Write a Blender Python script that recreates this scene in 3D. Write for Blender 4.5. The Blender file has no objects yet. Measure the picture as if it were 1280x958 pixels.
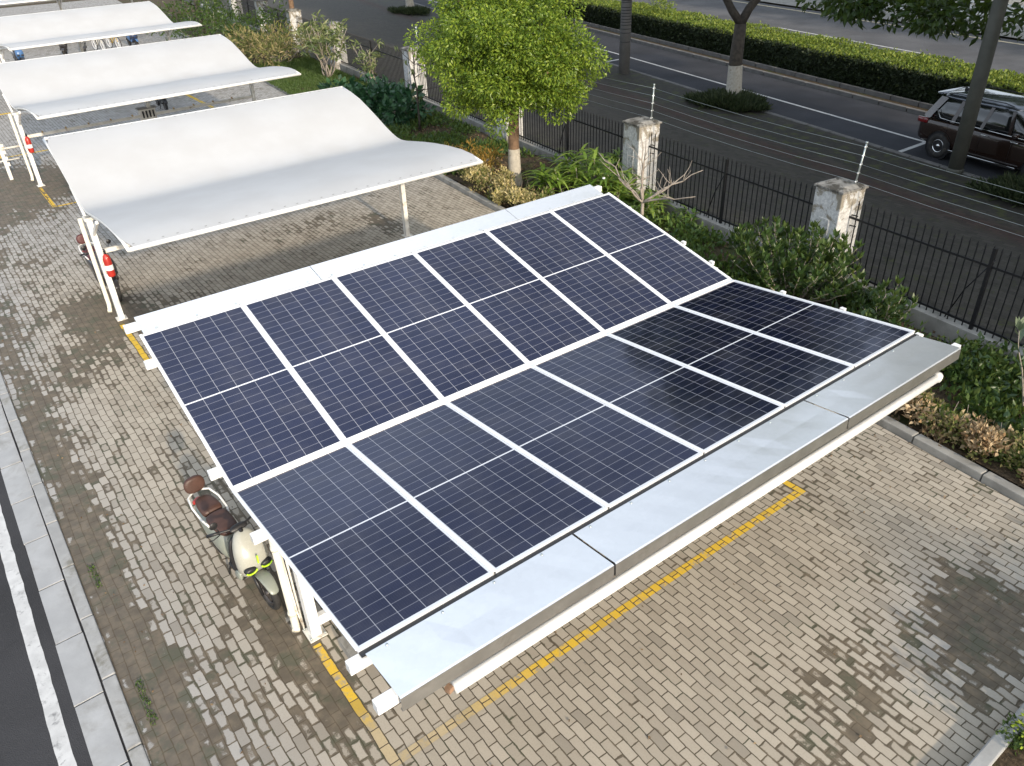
import bpy, math, random
import numpy as np
from mathutils import Vector, Matrix, Euler
random.seed(7); RNG = np.random.default_rng(11)
R = math.radians
scn = bpy.context.scene
COL = scn.collection

# ------------------------------------------------------------------ helpers
def link(o, parent=None):
    COL.objects.link(o)
    if parent: o.parent = parent
    return o
def tag(o, label=None, cat=None, group=None, kind=None):
    if label: o['label'] = label
    if cat: o['category'] = cat
    if group: o['group'] = group
    if kind: o['kind'] = kind
    return o
def thing(name, label, cat, loc=(0, 0, 0), rz=0, group=None):
    o = link(bpy.data.objects.new(name, None)); o.empty_display_size = .2
    o.location = loc; o.rotation_euler = (0, 0, rz)
    return tag(o, label, cat, group)
def kids(o): return [c for c in bpy.data.objects if c.parent == o]
def copy_tree(o, parent=None):
    c = o.copy(); COL.objects.link(c); c.parent = parent
    for ch in kids(o): copy_tree(ch, c)
    return c
def dup(o, loc, rz, label, group=None):
    c = copy_tree(o); c.location = loc; c.rotation_euler = (0, 0, rz); c['label'] = label
    if group: c['group'] = group
    return c

class MB:
    def __init__(s): s.v = []; s.f = []; s.sm = []; s.parts = []
    def add(s, vs, fs, smooth=False):
        s.parts.append((vs, fs, smooth)); n = len(s.v); s.v += [tuple(v) for v in vs]; s.f += [tuple(i+n for i in f) for f in fs]; s.sm += [smooth]*len(fs)
    def box(s, c, d, rot=None):
        hx, hy, hz = d[0]/2, d[1]/2, d[2]/2
        P = [Vector((x*hx, y*hy, z*hz)) for x in (-1, 1) for y in (-1, 1) for z in (-1, 1)]
        if rot: M = Euler(rot).to_matrix(); P = [M @ p for p in P]
        c = Vector(c)
        s.add([p+c for p in P], [(0, 1, 3, 2), (4, 6, 7, 5), (0, 4, 5, 1), (2, 3, 7, 6), (0, 2, 6, 4), (1, 5, 7, 3)]); return s
    def tube(s, pts, r, n=10, cap=True, closed=False):
        pts = [Vector(p) for p in pts]; m = len(pts)
        rs = list(r) if hasattr(r, '__len__') else [r]*m
        rings = []; up = None
        for i, p in enumerate(pts):
            if closed: t = pts[(i+1) % m]-pts[i-1]
            else: t = (pts[min(i+1, m-1)]-pts[max(i-1, 0)])
            t.normalize()
            if up is None: up = Vector((0, 0, 1)) if abs(t.z) < .9 else Vector((0, 1, 0))
            a = t.cross(up)
            if a.length < 1e-4: a = t.cross(Vector((1, 0, 0)))
            a.normalize(); b = a.cross(t).normalized(); up = b
            rings.append([p+(a*math.cos(2*math.pi*k/n)+b*math.sin(2*math.pi*k/n))*rs[i] for k in range(n)])
        vs = [q for g in rings for q in g]; fs = []
        for i in range(m if closed else m-1):
            j = (i+1) % m
            for k in range(n): fs.append((i*n+k, i*n+(k+1) % n, j*n+(k+1) % n, j*n+k))
        if cap and not closed: fs += [tuple(range(n)), tuple(range((m-1)*n, m*n))]
        s.add(vs, fs, True)
        return s
    def cyl(s, a, b, r, n=20): return s.tube([a, b], r, n)
    def lathe(s, prof, c=(0, 0, 0), n=20, axis='z'):
        vs = []; fs = []
        for (r, z) in prof:
            for k in range(n):
                a = 2*math.pi*k/n; p = (r*math.cos(a), r*math.sin(a), z)
                if axis == 'x': p = (z, p[0], p[1])
                if axis == 'y': p = (p[0], z, p[1])
                vs.append(Vector(p)+Vector(c))
        for i in range(len(prof)-1):
            for k in range(n): fs.append((i*n+k, i*n+(k+1) % n, (i+1)*n+(k+1) % n, (i+1)*n+k))
        s.add(vs, fs, True); return s
    def loft(s, secs, smooth=True, cap=True):
        n = len(secs[0]); vs = [p for c in secs for p in c]; fs = []
        for i in range(len(secs)-1):
            for k in range(n): fs.append((i*n+k, i*n+(k+1) % n, (i+1)*n+(k+1) % n, (i+1)*n+k))
        if cap: L = len(secs)-1; fs += [tuple(range(n)), tuple(range(L*n, L*n+n))]
        s.add(vs, fs, smooth)
        return s
    def prism(s, poly, z0, z1):
        n = len(poly); vs = [(x, y, z0) for x, y in poly]+[(x, y, z1) for x, y in poly]
        fs = [tuple(range(n))[::-1], tuple(range(n, 2*n))]+[(i, (i+1) % n, (i+1) % n+n, i+n) for i in range(n)]
        s.add(vs, fs); return s
    def each(s, name, mat, parent=None, bevel=0, caps=False):
        out = []
        for vs, fs, sm in s.parts:
            if len(fs) == 1 and out and caps: continue
            q = MB(); q.add(vs, fs, sm); out.append(q.build(name, mat, parent, bevel))
        return out
    def build(s, name, mat, parent=None, bevel=0, sub=0, fixn=True):
        me = bpy.data.meshes.new(name); me.from_pydata(s.v, [], s.f)
        me.polygons.foreach_set('use_smooth', s.sm)
        if fixn:
            import bmesh
            bm = bmesh.new(); bm.from_mesh(me); bmesh.ops.remove_doubles(bm, verts=bm.verts, dist=1e-5)
            bmesh.ops.recalc_face_normals(bm, faces=bm.faces); bm.to_mesh(me); bm.free()
        for m in (mat if isinstance(mat, list) else [mat]): me.materials.append(m)
        o = link(bpy.data.objects.new(name, me), parent)
        if bevel:
            b = o.modifiers.new('b', 'BEVEL'); b.width = bevel; b.segments = 2; b.limit_method = 'ANGLE'; b.angle_limit = R(40)
        if sub:
            b = o.modifiers.new('s', 'SUBSURF'); b.levels = sub; b.render_levels = sub
        return o

def ell(c, w, h, ax, n=16, e=1.0):
    """superellipse ring; ax = (u,v) unit vectors"""
    u, v = Vector(ax[0]), Vector(ax[1]); out = []
    for k in range(n):
        a = 2*math.pi*k/n; ca, sa = math.cos(a), math.sin(a)
        out.append(Vector(c)+u*(w*math.copysign(abs(ca)**e, ca))+v*(h*math.copysign(abs(sa)**e, sa)))
    return out

# ------------------------------------------------------------------ materials
class NT:
    def __init__(s, name):
        s.m = bpy.data.materials.new(name); s.m.use_nodes = True; s.t = s.m.node_tree; s.t.nodes.clear()
        s.out = s.n('ShaderNodeOutputMaterial')
    def n(s, t, **k):
        x = s.t.nodes.new(t)
        for a, b in k.items(): setattr(x, a, b)
        return x
    def l(s, a, b): s.t.links.new(a, b)
    def val(s, x, sock):
        if isinstance(x, (int, float)): sock.default_value = x
        elif isinstance(x, tuple): sock.default_value = x if len(x) == 4 or sock.type == 'VECTOR' else (*x, 1)
        else: s.l(x, sock)
    def math(s, op, a, b=0., c=None, clamp=False):
        m = s.n('ShaderNodeMath', operation=op, use_clamp=clamp); s.val(a, m.inputs[0]); s.val(b, m.inputs[1])
        if c is not None: s.val(c, m.inputs[2])
        return m.outputs[0]
    def mix(s, f, a, b, mode='MIX'):
        m = s.n('ShaderNodeMix', data_type='RGBA', blend_type=mode); s.val(f, m.inputs[0]); s.val(a, m.inputs[6]); s.val(b, m.inputs[7]); return m.outputs[2]
    def noise(s, vec, scale, det=4, rough=.55, dist=0.):
        m = s.n('ShaderNodeTexNoise'); s.l(vec, m.inputs['Vector']); m.inputs['Scale'].default_value = scale
        m.inputs['Detail'].default_value = det; m.inputs['Roughness'].default_value = rough; m.inputs['Distortion'].default_value = dist
        return m.outputs['Fac']
    def ramp(s, f, a, b, smooth=True):
        m = s.n('ShaderNodeMapRange', interpolation_type='SMOOTHSTEP' if smooth else 'LINEAR'); s.l(f, m.inputs[0])
        m.inputs[1].default_value = a; m.inputs[2].default_value = b; return m.outputs[0]
    def obj(s): return s.n('ShaderNodeTexCoord').outputs['Object']
    def bump(s, h, st=.3, d=.01, prev=None):
        b = s.n('ShaderNodeBump'); b.inputs['Strength'].default_value = st; b.inputs['Distance'].default_value = d
        s.l(h, b.inputs['Height'])
        if prev: s.l(prev, b.inputs['Normal'])
        return b.outputs[0]
    def bsdf(s, col, rough=.6, metal=0., nrm=None, spec=.5, coat=0., coatr=.05, out=True):
        p = s.n('ShaderNodeBsdfPrincipled'); s.val(col, p.inputs['Base Color']); s.val(rough, p.inputs['Roughness'])
        s.val(metal, p.inputs['Metallic']); p.inputs['Specular IOR Level'].default_value = spec
        p.inputs['Coat Weight'].default_value = coat; p.inputs['Coat Roughness'].default_value = coatr
        if nrm: s.l(nrm, p.inputs['Normal'])
        if out: s.l(p.outputs[0], s.out.inputs[0])
        return p

def plain(name, col, rough=.5, metal=0., var=.15, scale=6., bump=.1, grime=None, gscale=3., gth=(.55, .75), spec=.5, coat=0.):
    t = NT(name); v = t.obj(); n1 = t.noise(v, scale, 5); n2 = t.noise(v, scale*9, 3)
    dark = tuple(c*(1-var) for c in col); lite = tuple(min(1, c*(1+var*.6)) for c in col)
    c = t.mix(t.ramp(n1, .3, .7), dark, lite)
    if grime:
        g = t.ramp(t.noise(v, gscale, 6, .65, .4), *gth); c = t.mix(g, c, grime)
    r = t.math('ADD', t.math('MULTIPLY', n2, .2), rough-.1)
    t.bsdf(c, r, metal, t.bump(n2, bump, .004) if bump else None, spec, coat)
    return t.m

def leafmat(name, cols, rough=.45, trans=.35, spec=.4):
    t = NT(name); g = t.n('ShaderNodeNewGeometry').outputs['Random Per Island']
    cr = t.n('ShaderNodeValToRGB'); t.l(g, cr.inputs[0]); e = cr.color_ramp.elements
    while len(e) < len(cols): e.new(.5)
    for i, c in enumerate(cols): e[i].position = i/(len(cols)-1); e[i].color = (*c, 1)
    p = t.bsdf(cr.outputs[0], rough, spec=spec, out=False)
    tr = t.n('ShaderNodeBsdfTranslucent'); t.l(t.mix(.6, cr.outputs[0], (.32, .40, .05), 'MIX') if trans > .2 else cr.outputs[0], tr.inputs[0])
    m = t.n('ShaderNodeMixShader'); m.inputs[0].default_value = trans; t.l(p.outputs[0], m.inputs[1]); t.l(tr.outputs[0], m.inputs[2])
    t.l(m.outputs[0], t.out.inputs[0]); return t.m

def paver(name, c1, c2, joint, mud, yellow=False, attr=True, bw=.206, bh=.103, mudlo=.52, mudhi=.58, moss=None, cool=None, rot=0., kind='brick'):
    t = NT(name); v = t.obj(); xyz = t.n('ShaderNodeSeparateXYZ'); t.l(v, xyz.inputs[0])
    w1 = t.noise(v, 9., 2); w2 = t.noise(v, 1.1, 2)
    wob = t.math('MULTIPLY', t.math('SUBTRACT', w1, .5), .018)
    wob2 = t.math('MULTIPLY', t.math('SUBTRACT', w2, .5), .06)
    cmb = t.n('ShaderNodeCombineXYZ'); t.l(t.math('ADD', xyz.outputs[1], wob), cmb.inputs[0]); t.l(t.math('ADD', t.math('ADD', xyz.outputs[0], wob), wob2), cmb.inputs[1])
    vec = cmb.outputs[0]
    if rot:
        mp = t.n('ShaderNodeMapping'); mp.inputs['Rotation'].default_value = (0, 0, rot); t.l(vec, mp.inputs[0]); vec = mp.outputs[0]
    def brick(ms, sm):
        b = t.n('ShaderNodeTexBrick'); t.l(vec, b.inputs['Vector']); b.offset = .5
        b.inputs['Color1'].default_value = (0, 0, 0, 1); b.inputs['Color2'].default_value = (1, 1, 1, 1); b.inputs['Mortar'].default_value = (0, 0, 0, 1)
        b.inputs['Scale'].default_value = 1; b.inputs['Mortar Size'].default_value = ms; b.inputs['Mortar Smooth'].default_value = sm
        b.inputs['Brick Width'].default_value = bw; b.inputs['Row Height'].default_value = bh; b.inputs['Bias'].default_value = 0
        return b
    b1 = brick(.0065, .35)
    rnd = t.n('ShaderNodeSeparateColor'); t.l(b1.outputs[0], rnd.inputs[0]); rnd = rnd.outputs[0]
    fine = t.noise(v, 60., 5, .7); mid = t.noise(v, 7., 4)
    col = t.mix(t.math('ADD', t.math('MULTIPLY', rnd, .75), t.math('MULTIPLY', mid, .3), clamp=True), c1, c2)
    at = None
    if attr:
        a = t.n('ShaderNodeAttribute', attribute_name='mudmap'); sep = t.n('ShaderNodeSeparateColor'); t.l(a.outputs['Color'], sep.inputs[0]); at = sep.outputs
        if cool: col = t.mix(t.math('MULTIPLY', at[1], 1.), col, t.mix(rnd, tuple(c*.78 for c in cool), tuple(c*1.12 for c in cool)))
    if yellow:
        wear = t.ramp(t.math('ADD', t.math('MULTIPLY', t.noise(v, 14., 5, .7), .7), t.math('MULTIPLY', rnd, .3)), .26, .44)
        if attr: wear = t.math('MULTIPLY', wear, t.math('SUBTRACT', 1., t.math('MULTIPLY', at[2], .75)))
        col = t.mix(wear, col, (.72, .47, .045))
    # dark odd bricks and stains
    odd = t.ramp(rnd, .9, .98); col = t.mix(t.math('MULTIPLY', odd, .5), col, tuple(c*.45 for c in c1))
    col = t.mix(t.math('MULTIPLY', t.ramp(fine, .45, .8), .35), col, tuple(c*.6 for c in c1))
    # joints
    col = t.mix(b1.outputs['Fac'], col, joint)
    # mud covers the bricks from the joints outward
    m = t.math('ADD', t.math('MULTIPLY', t.noise(v, .9, 3, .6), .45), t.math('MULTIPLY', t.noise(v, 5., 5, .6, .6), .42))
    m = t.math('ADD', m, t.math('MULTIPLY', fine, .10))
    b2 = brick(.036, 1.)
    m = t.math('ADD', m, t.math('MULTIPLY', b2.outputs['Fac'], .15))
    m = t.math('ADD', m, t.math('MULTIPLY', t.math('SUBTRACT', rnd, .5), -.22))
    if attr: m = t.math('ADD', m, t.math('MULTIPLY', at[0], .42))
    mm = t.ramp(m, mudlo+(.26 if yellow else 0), mudhi+(.26 if yellow else 0))
    mc = t.mix(t.ramp(mid, .35, .7), tuple(c*.72 for c in mud), tuple(c*1.25 for c in mud))
    if moss: mc = t.mix(t.ramp(t.noise(v, 2.6, 5, .65), .5, .62), mc, moss)
    col = t.mix(t.math('MULTIPLY', mm, .86), col, mc)
    h = t.math('SUBTRACT', t.math('ADD', 1., t.math('MULTIPLY', rnd, .35)), b1.outputs['Fac'])
    h = t.math('ADD', t.math('MULTIPLY', h, t.math('SUBTRACT', 1., mm)), t.math('MULTIPLY', mm, 1.05))
    h = t.math('ADD', h, t.math('MULTIPLY', fine, .28)); h = t.math('ADD', h, t.math('MULTIPLY', mid, .4))
    nb = t.bump(h, .7, .006)
    ro = t.math('SUBTRACT', .88, t.math('MULTIPLY', mm, .12))
    t.bsdf(col, ro, 0, nb, .35)
    return t.m

M = {}
M['white'] = plain('white_steel_paint', (.80, .80, .78), .4, 0, .06, 3, .05, grime=(.42, .36, .27), gscale=2.2, gth=(.62, .85))
M['whitedirty'] = plain('weathered_white_paint', (.74, .72, .66), .5, 0, .12, 5, .1, grime=(.30, .22, .13), gscale=6, gth=(.52, .78))
M['alu'] = plain('anodised_frame', (.80, .81, .83), .32, .25, .05, 3, .02)
M['strip'] = plain('white_cover_strip', (.86, .87, .88), .3, .1, .04, 3, .02, grime=(.6, .6, .58), gscale=5, gth=(.6, .9))
M['pvc'] = plain('ivory_pipe', (.74, .70, .58), .4, 0, .1, 4, .05, grime=(.4, .3, .18), gscale=5, gth=(.6, .8))
M['black'] = plain('black_plastic', (.018, .018, .02), .45, 0, .2, 8, .05)
M['rubber'] = plain('tyre_rubber', (.022, .021, .02), .8, 0, .3, 12, .3, grime=(.10, .085, .065), gscale=10, gth=(.5, .8))
M['iron'] = plain('black_painted_iron', (.014, .014, .016), .5, .3, .2, 10, .2)
M['steel'] = plain('zinc_pole', (.42, .47, .47), .4, .7, .1, 8, .05)
M['concrete'] = plain('concrete', (.30, .29, .265), .85, 0, .22, 3, .6, grime=(.13, .12, .10), gscale=2.5, gth=(.52, .75))
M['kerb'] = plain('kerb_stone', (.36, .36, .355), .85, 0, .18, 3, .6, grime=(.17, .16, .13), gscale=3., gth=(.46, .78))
M['kerbshade'] = plain('shaded_kerb_stone', (.15, .145, .14), .85, 0, .2, 3, .5)  # darker copy of the kerb stone, street shade put into its colour
M['gutter'] = plain('gutter_slab', (.39, .395, .40), .8, 0, .14, 2, .5, grime=(.24, .235, .22), gscale=2., gth=(.44, .8))
M['red'] = plain('extinguisher_red', (.42, .03, .02), .35, 0, .12, 5, .03, coat=.3)
M['bark'] = plain('bark', (.16, .10, .06), .9, 0, .35, 9, 1.)
M['darkbark'] = plain('dark_bark', (.055, .045, .035), .9, 0, .35, 9, 1.)
M['limewash'] = plain('limewashed_bark', (.42, .39, .33), .9, 0, .15, 12, .8, grime=(.2, .15, .1), gscale=9, gth=(.55, .75))
M['twig'] = plain('grey_twig', (.30, .26, .22), .85, 0, .2, 9, .5)
M['polecon'] = plain('pole_concrete', (.17, .165, .155), .8, 0, .15, 3, .3)
M['darkpole'] = plain('pole_dark_paint', (.085, .085, .07), .6, 0, .15, 3, .2)
M['paintline'] = plain('road_paint', (.56, .56, .555), .75, 0, .14, 6, .3, grime=(.22, .22, .22), gscale=11, gth=(.54, .74))

def fabric():
    t = NT('white_membrane'); v = t.obj(); n = t.noise(v, 1.2, 4); f = t.noise(v, 14, 4)
    c = t.mix(t.ramp(n, .3, .75), (.55, .55, .55), (.59, .595, .60))
    xyz = t.n('ShaderNodeSeparateXYZ'); t.l(v, xyz.inputs[0])
    # dust line where water runs down into the fold
    y = t.math('ABSOLUTE', xyz.outputs[1]); d = t.math('SUBTRACT', 1., t.ramp(y, .0, .55))
    st = t.math('MULTIPLY', d, t.ramp(t.noise(v, 2.2, 5, .6), .35, .75)); c = t.mix(t.math('MULTIPLY', st, .22), c, (.52, .49, .44))
    c = t.mix(t.math('MULTIPLY', t.ramp(f, .55, .8), .10), c, (.5, .5, .48))
    p = t.bsdf(c, .55, 0, t.bump(t.noise(v, 1.3, 3), .12, .03), .3, out=False)
    tr = t.n('ShaderNodeBsdfTranslucent'); t.l(c, tr.inputs[0]); m = t.n('ShaderNodeMixShader'); m.inputs[0].default_value = .2
    t.l(p.outputs[0], m.inputs[1]); t.l(tr.outputs[0], m.inputs[2]); t.l(m.outputs[0], t.out.inputs[0]); return t.m
M['fabric'] = fabric(); M['lace'] = plain('lacing_cord', (.16, .15, .14), .8)

def galv():
    t = NT('galvanised_sheet'); v = t.obj(); vo = t.n('ShaderNodeTexVoronoi'); vo.inputs['Scale'].default_value = 26; t.l(v, vo.inputs['Vector'])
    s = t.n('ShaderNodeSeparateColor'); t.l(vo.outputs['Color'], s.inputs[0])
    n = t.noise(v, 2.5, 6, .65, 1.2)
    c = t.mix(s.outputs[0], (.84, .85, .86), (.87, .88, .89))
    c = t.mix(t.math('MULTIPLY', t.ramp(n, .4, .8), .25), c, (.90, .92, .93))
    r = t.math('ADD', .13, t.math('ADD', t.math('MULTIPLY', s.outputs[1], .02), t.math('MULTIPLY', t.ramp(n, .3, .8), .10)))
    nb = t.bump(t.noise(v, 1.5, 2, .5), .10, .02)
    t.bsdf(c, r, .66, nb, .5); return t.m
M['galv'] = galv(); M['darkgalv'] = plain('darkened_zinc_fascia', (.42, .41, .39), .38, .8, .15, 4, .05, grime=(.3, .28, .25), gscale=4, gth=(.5, .8))  # fascia of the same sheet, dull ground reflection put into its darker colour

def idv2(t, oi, v):
    m = t.n('ShaderNodeVectorMath', operation='ADD'); t.l(v, m.inputs[0]); c = t.n('ShaderNodeCombineXYZ'); t.l(t.math('MULTIPLY', oi.outputs['Random'], 50.), c.inputs[0]); t.l(c.outputs[0], m.inputs[1]); return m.outputs[0]
def solar():
    t = NT('solar_cells'); v = t.obj(); xyz = t.n('ShaderNodeSeparateXYZ'); t.l(v, xyz.inputs[0]); X, Y = xyz.outputs[0], xyz.outputs[1]
    # local x 0..W (6 columns), local y 0..L (2 x 12 rows)
    cx = t.math('DIVIDE', X, SW/6); fx = t.math('ABSOLUTE', t.math('SUBTRACT', t.math('FRACT', cx), .5))      # .5 at lines
    lx = t.ramp(fx, .482, .490)
    half = t.math('FRACT', t.math('DIVIDE', Y, SL/2)); cy = t.math('MULTIPLY', half, 12.)
    fy = t.math('ABSOLUTE', t.math('SUBTRACT', t.math('FRACT', cy), .5)); ly = t.ramp(fy, .455, .475)
    my = t.ramp(t.math('ABSOLUTE', t.math('SUBTRACT', Y, SL/2)), .0075, .0095); mid = t.math('SUBTRACT', 1., my)
    bx = t.math('ABSOLUTE', t.math('SUBTRACT', t.math('FRACT', t.math('MULTIPLY', cx, 9.)), .5)); bus = t.ramp(bx, .46, .49)
    idv = t.n('ShaderNodeCombineXYZ'); t.l(t.math('FLOOR', cx), idv.inputs[0]); t.l(t.math('FLOOR', t.math('DIVIDE', Y, SL/24)), idv.inputs[1])
    oi = t.n('ShaderNodeObjectInfo'); t.l(oi.outputs['Random'], idv.inputs[2])
    wn = t.n('ShaderNodeTexWhiteNoise', noise_dimensions='3D'); t.l(idv.outputs[0], wn.inputs['Vector'])
    cell = t.mix(wn.outputs['Value'], (.004, .005, .017), (.007, .009, .027))
    cell = t.mix(t.math('MULTIPLY', bus, .10), cell, (.25, .26, .32))
    c = t.mix(t.math('MULTIPLY', ly, .30), cell, (.42, .43, .48)); c = t.mix(t.math('MULTIPLY', lx, .52), c, (.62, .63, .66)); c = t.mix(mid, c, (.78, .79, .8))
    dust = t.noise(v, 2.3, 5, .6); c = t.mix(t.math('MULTIPLY', t.ramp(dust, .4, .8), .05), c, (.5, .47, .4))
    w0 = t.n('ShaderNodeTexCoord').outputs['Object']; sp = t.ramp(t.noise(idv2(t, oi, w0), 6.5, 2, .4), .80, .815); c = t.mix(t.math('MULTIPLY', sp, .6), c, (.6, .6, .56))
    nb = t.bump(t.noise(v, 1.6, 2), .04, .02)
    t.bsdf(c, t.math('ADD', .05, t.math('MULTIPLY', dust, .06)), 0, nb, .8).inputs['Specular Tint'].default_value = (.66, .70, 1, 1); return t.m

def asphalt(name, c, agg=.5):
    t = NT(name); v = t.obj(); f = t.noise(v, 90, 3, .8); vo = t.n('ShaderNodeTexVoronoi'); vo.inputs['Scale'].default_value = 75; t.l(v, vo.inputs['Vector'])
    big = t.noise(v, .5, 5, .6); cc = t.mix(t.ramp(big, .3, .7), tuple(x*.8 for x in c), tuple(x*1.2 for x in c))
    cc = t.mix(t.math('MULTIPLY', t.ramp(f, .5, .8), agg), cc, tuple(min(1, x*2.6) for x in c))
    pt = t.ramp(t.noise(v, 1.7, 6, .7, 1.), .6, .72); cc = t.mix(t.math('MULTIPLY', pt, .4), cc, tuple(x*.6 for x in c))
    t.bsdf(cc, .9, 0, t.bump(vo.outputs['Distance'], .6, .006), .25); return t.m
M['asphalt'] = asphalt('dark_asphalt', (.042, .042, .045)); M['street'] = asphalt('street_asphalt', (.042, .044, .052), .3)
M['farstreet'] = asphalt('far_asphalt', (.105, .105, .11), .25)

def soil():
    t = NT('soil_and_moss'); v = t.obj(); a = t.noise(v, 1.2, 6, .65); b = t.noise(v, 22, 5, .75); m = t.noise(v, .7, 4)
    c = t.mix(t.ramp(b, .35, .7), (.045, .032, .02), (.13, .095, .06)); c = t.mix(t.math('MULTIPLY', t.ramp(a, .5, .65), .8), c, (.05, .065, .02))
    t.bsdf(c, .95, 0, t.bump(b, .9, .03), .2); return t.m
M['soil'] = soil()

# ------------------------------------------------------------------ leaves
def rot_frames(D):
    D = D/np.linalg.norm(D, axis=1, keepdims=True); A = np.cross(D, RNG.normal(size=D.shape)); A /= np.linalg.norm(A, axis=1, keepdims=True)
    return D, A, np.cross(A, D)
def leaves(name, P, D, S, w, mat, parent=None, curl=.12):
    """folded diamond leaves, one per point"""
    N = len(P); D, A, B = rot_frames(D); S = S[:, None]
    v = np.empty((N, 5, 3), dtype=np.float32)
    v[:, 0] = P; v[:, 1] = P+D*S*.45+A*S*w+B*S*curl; v[:, 2] = P+D*S-B*S*curl*.6; v[:, 3] = P+D*S*.45-A*S*w+B*S*curl; v[:, 4] = P+D*S*.5
    base = np.arange(N)[:, None]*5
    t = np.concatenate([base+np.array([0, 4, 1]), base+np.array([1, 4, 2]), base+np.array([0, 3, 4]), base+np.array([4, 3, 2])], 1).reshape(-1)
    me = bpy.data.meshes.new(name); me.vertices.add(N*5); me.vertices.foreach_set('co', v.reshape(-1))
    nf = N*4; me.loops.add(nf*3); me.loops.foreach_set('vertex_index', t.astype(np.int32)); me.polygons.add(nf)
    me.polygons.foreach_set('loop_start', np.arange(0, nf*3, 3, dtype=np.int32)); me.polygons.foreach_set('loop_total', np.full(nf, 3, dtype=np.int32))
    me.update(calc_edges=True); me.validate(); me.materials.append(mat)
    return link(bpy.data.objects.new(name, me), parent)
def ball(n):
    d = RNG.normal(size=(n, 3)); return d/np.linalg.norm(d, axis=1, keepdims=True)
def clump_points(cs, rs, per, droop=.25, shell=.45):
    P = []; D = []
    for c, r in zip(cs, rs):
        k = int(per*r*r); d = ball(k); rad = r*(shell+(1-shell)*RNG.random(k)**.5)
        P.append(np.array(c)+d*rad[:, None]*np.array([1, 1, .75])); D.append(d*.9+RNG.normal(size=(k, 3))*.5+np.array([0, 0, -droop]))
    return np.concatenate(P), np.concatenate(D)
def crown_centres(c, rad, n, rmin, rmax, zlo=-1., rng=None):
    out = []; rs = []
    for i in range(n):
        d = ball(1)[0]
        if d[2] < zlo: d[2] = zlo*RNG.random()
        k = (.55+.45*RNG.random()) if RNG.random() < .8 else RNG.random()*.5
        out.append(np.array(c)+d*np.array(rad)*k); rs.append(rmin+(rmax-rmin)*RNG.random())
    return out, rs
def limb(mb, a, b, r0, r1, wob=.12, n=6, seg=5):
    a = Vector(a); b = Vector(b); pts = []
    L = (b-a).length
    for i in range(seg+1):
        t = i/seg; p = a.lerp(b, t)
        if 0 < i < seg: p += Vector((random.uniform(-1, 1), random.uniform(-1, 1), random.uniform(-.5, .5)))*wob*L*.35
        pts.append(p)
    mb.tube(pts, [r0+(r1-r0)*(i/seg) for i in range(seg+1)], n); return pts

# ------------------------------------------------------------------ ground
LP = 1.154; SW = 1.087; SL = 2.455                      # panel pitch, cell area width, cell area length
def rk(y): return 8.7+.1*y                              # right kerb line
def fx(y): return 11.75+.118*y                          # fence line
def ux(u, y): return u+.225*y                           # street line
def sheet(name, pts, z, mat, kind='structure'):
    m = MB(); m.add([(x, y, z) for x, y in pts], [tuple(range(len(pts)))]); o = m.build(name, mat); return tag(o, kind=kind)
def grid(name, x0, x1, y0, y1, dx, dy, z, mat, fn=None, zfn=None):
    ny = int((y1-y0)/dy)+1; nx = int(max(x1(y0)-x0(y0), x1(y1)-x0(y1))/dx)+1; vs = []; fs = []
    for j in range(ny):
        y = y0+(y1-y0)*j/(ny-1)
        for i in range(nx):
            x = x0(y)+(x1(y)-x0(y))*i/(nx-1); vs.append((x, y, z+(zfn(x, y) if zfn else 0)))
    for j in range(ny-1):
        for i in range(nx-1): a = j*nx+i; fs.append((a, a+1, a+nx+1, a+nx))
    me = bpy.data.meshes.new(name); me.from_pydata(vs, [], fs); me.materials.append(mat)
    if fn:
        ca = me.color_attributes.new('mudmap', 'FLOAT_COLOR', 'POINT')
        ca.data.foreach_set('color', [c for v in vs for c in fn(v[0], v[1])])
    return tag(link(bpy.data.objects.new(name, me)), kind='structure')

BL = [(-1.15, -2.6, .30, 2.6, .78), (-1.22, 1.2, .26, 3.5, .72), (-1.1, 6, .3, 3., .35), (.2, .45, .42, .8, .55), (.15, -.9, .3, .9, .42), (.35, -1.6, .5, .4, .2),
      (-.7, -.3, .45, .8, .12), (.5, 9.9, .75, 1.25, 1.1), (-.2, 8.2, .7, 1.0, .42), (1.7, 9.4, 1.0, .5, .3), (-.9, 11.5, .5, 1.5, .32), (.1, 13.4, .8, 1.2, .3), (-.8, 14.5, .6, 1., .3),
      (.3, 20.3, 1.4, 2.6, 1.2), (-1., 18, 1., 2., .8), (2.3, 20, 1.6, 1.6, .6), (4.5, 20.5, 3., 1.2, .45), (6.25, -4.3, .62, .5, .95), (5.3, -4.7, .6, .3, .55), (5.0, -3.9, .5, .5, .32),
      (4.1, -4.1, .6, .5, .26), (3.3, -4.3, .8, .4, .3), (4.5, -3.3, .5, .4, .18), (2.4, -3.9, .7, .6, .2), (7.2, -1.6, .9, .5, .18), (7.1, 10.6, .35, .9, .6), (6.0, 11.6, 1.1, .6, .35), (-.5, 4, .55, 9, .10), (.3, 2.9, .4, 2., .25), (3.4, 1, 3.2, 2.2, .3), (-1.25, 8, .2, 8, .5), (2.9, -4.9, .5, .3, .4)]
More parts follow.
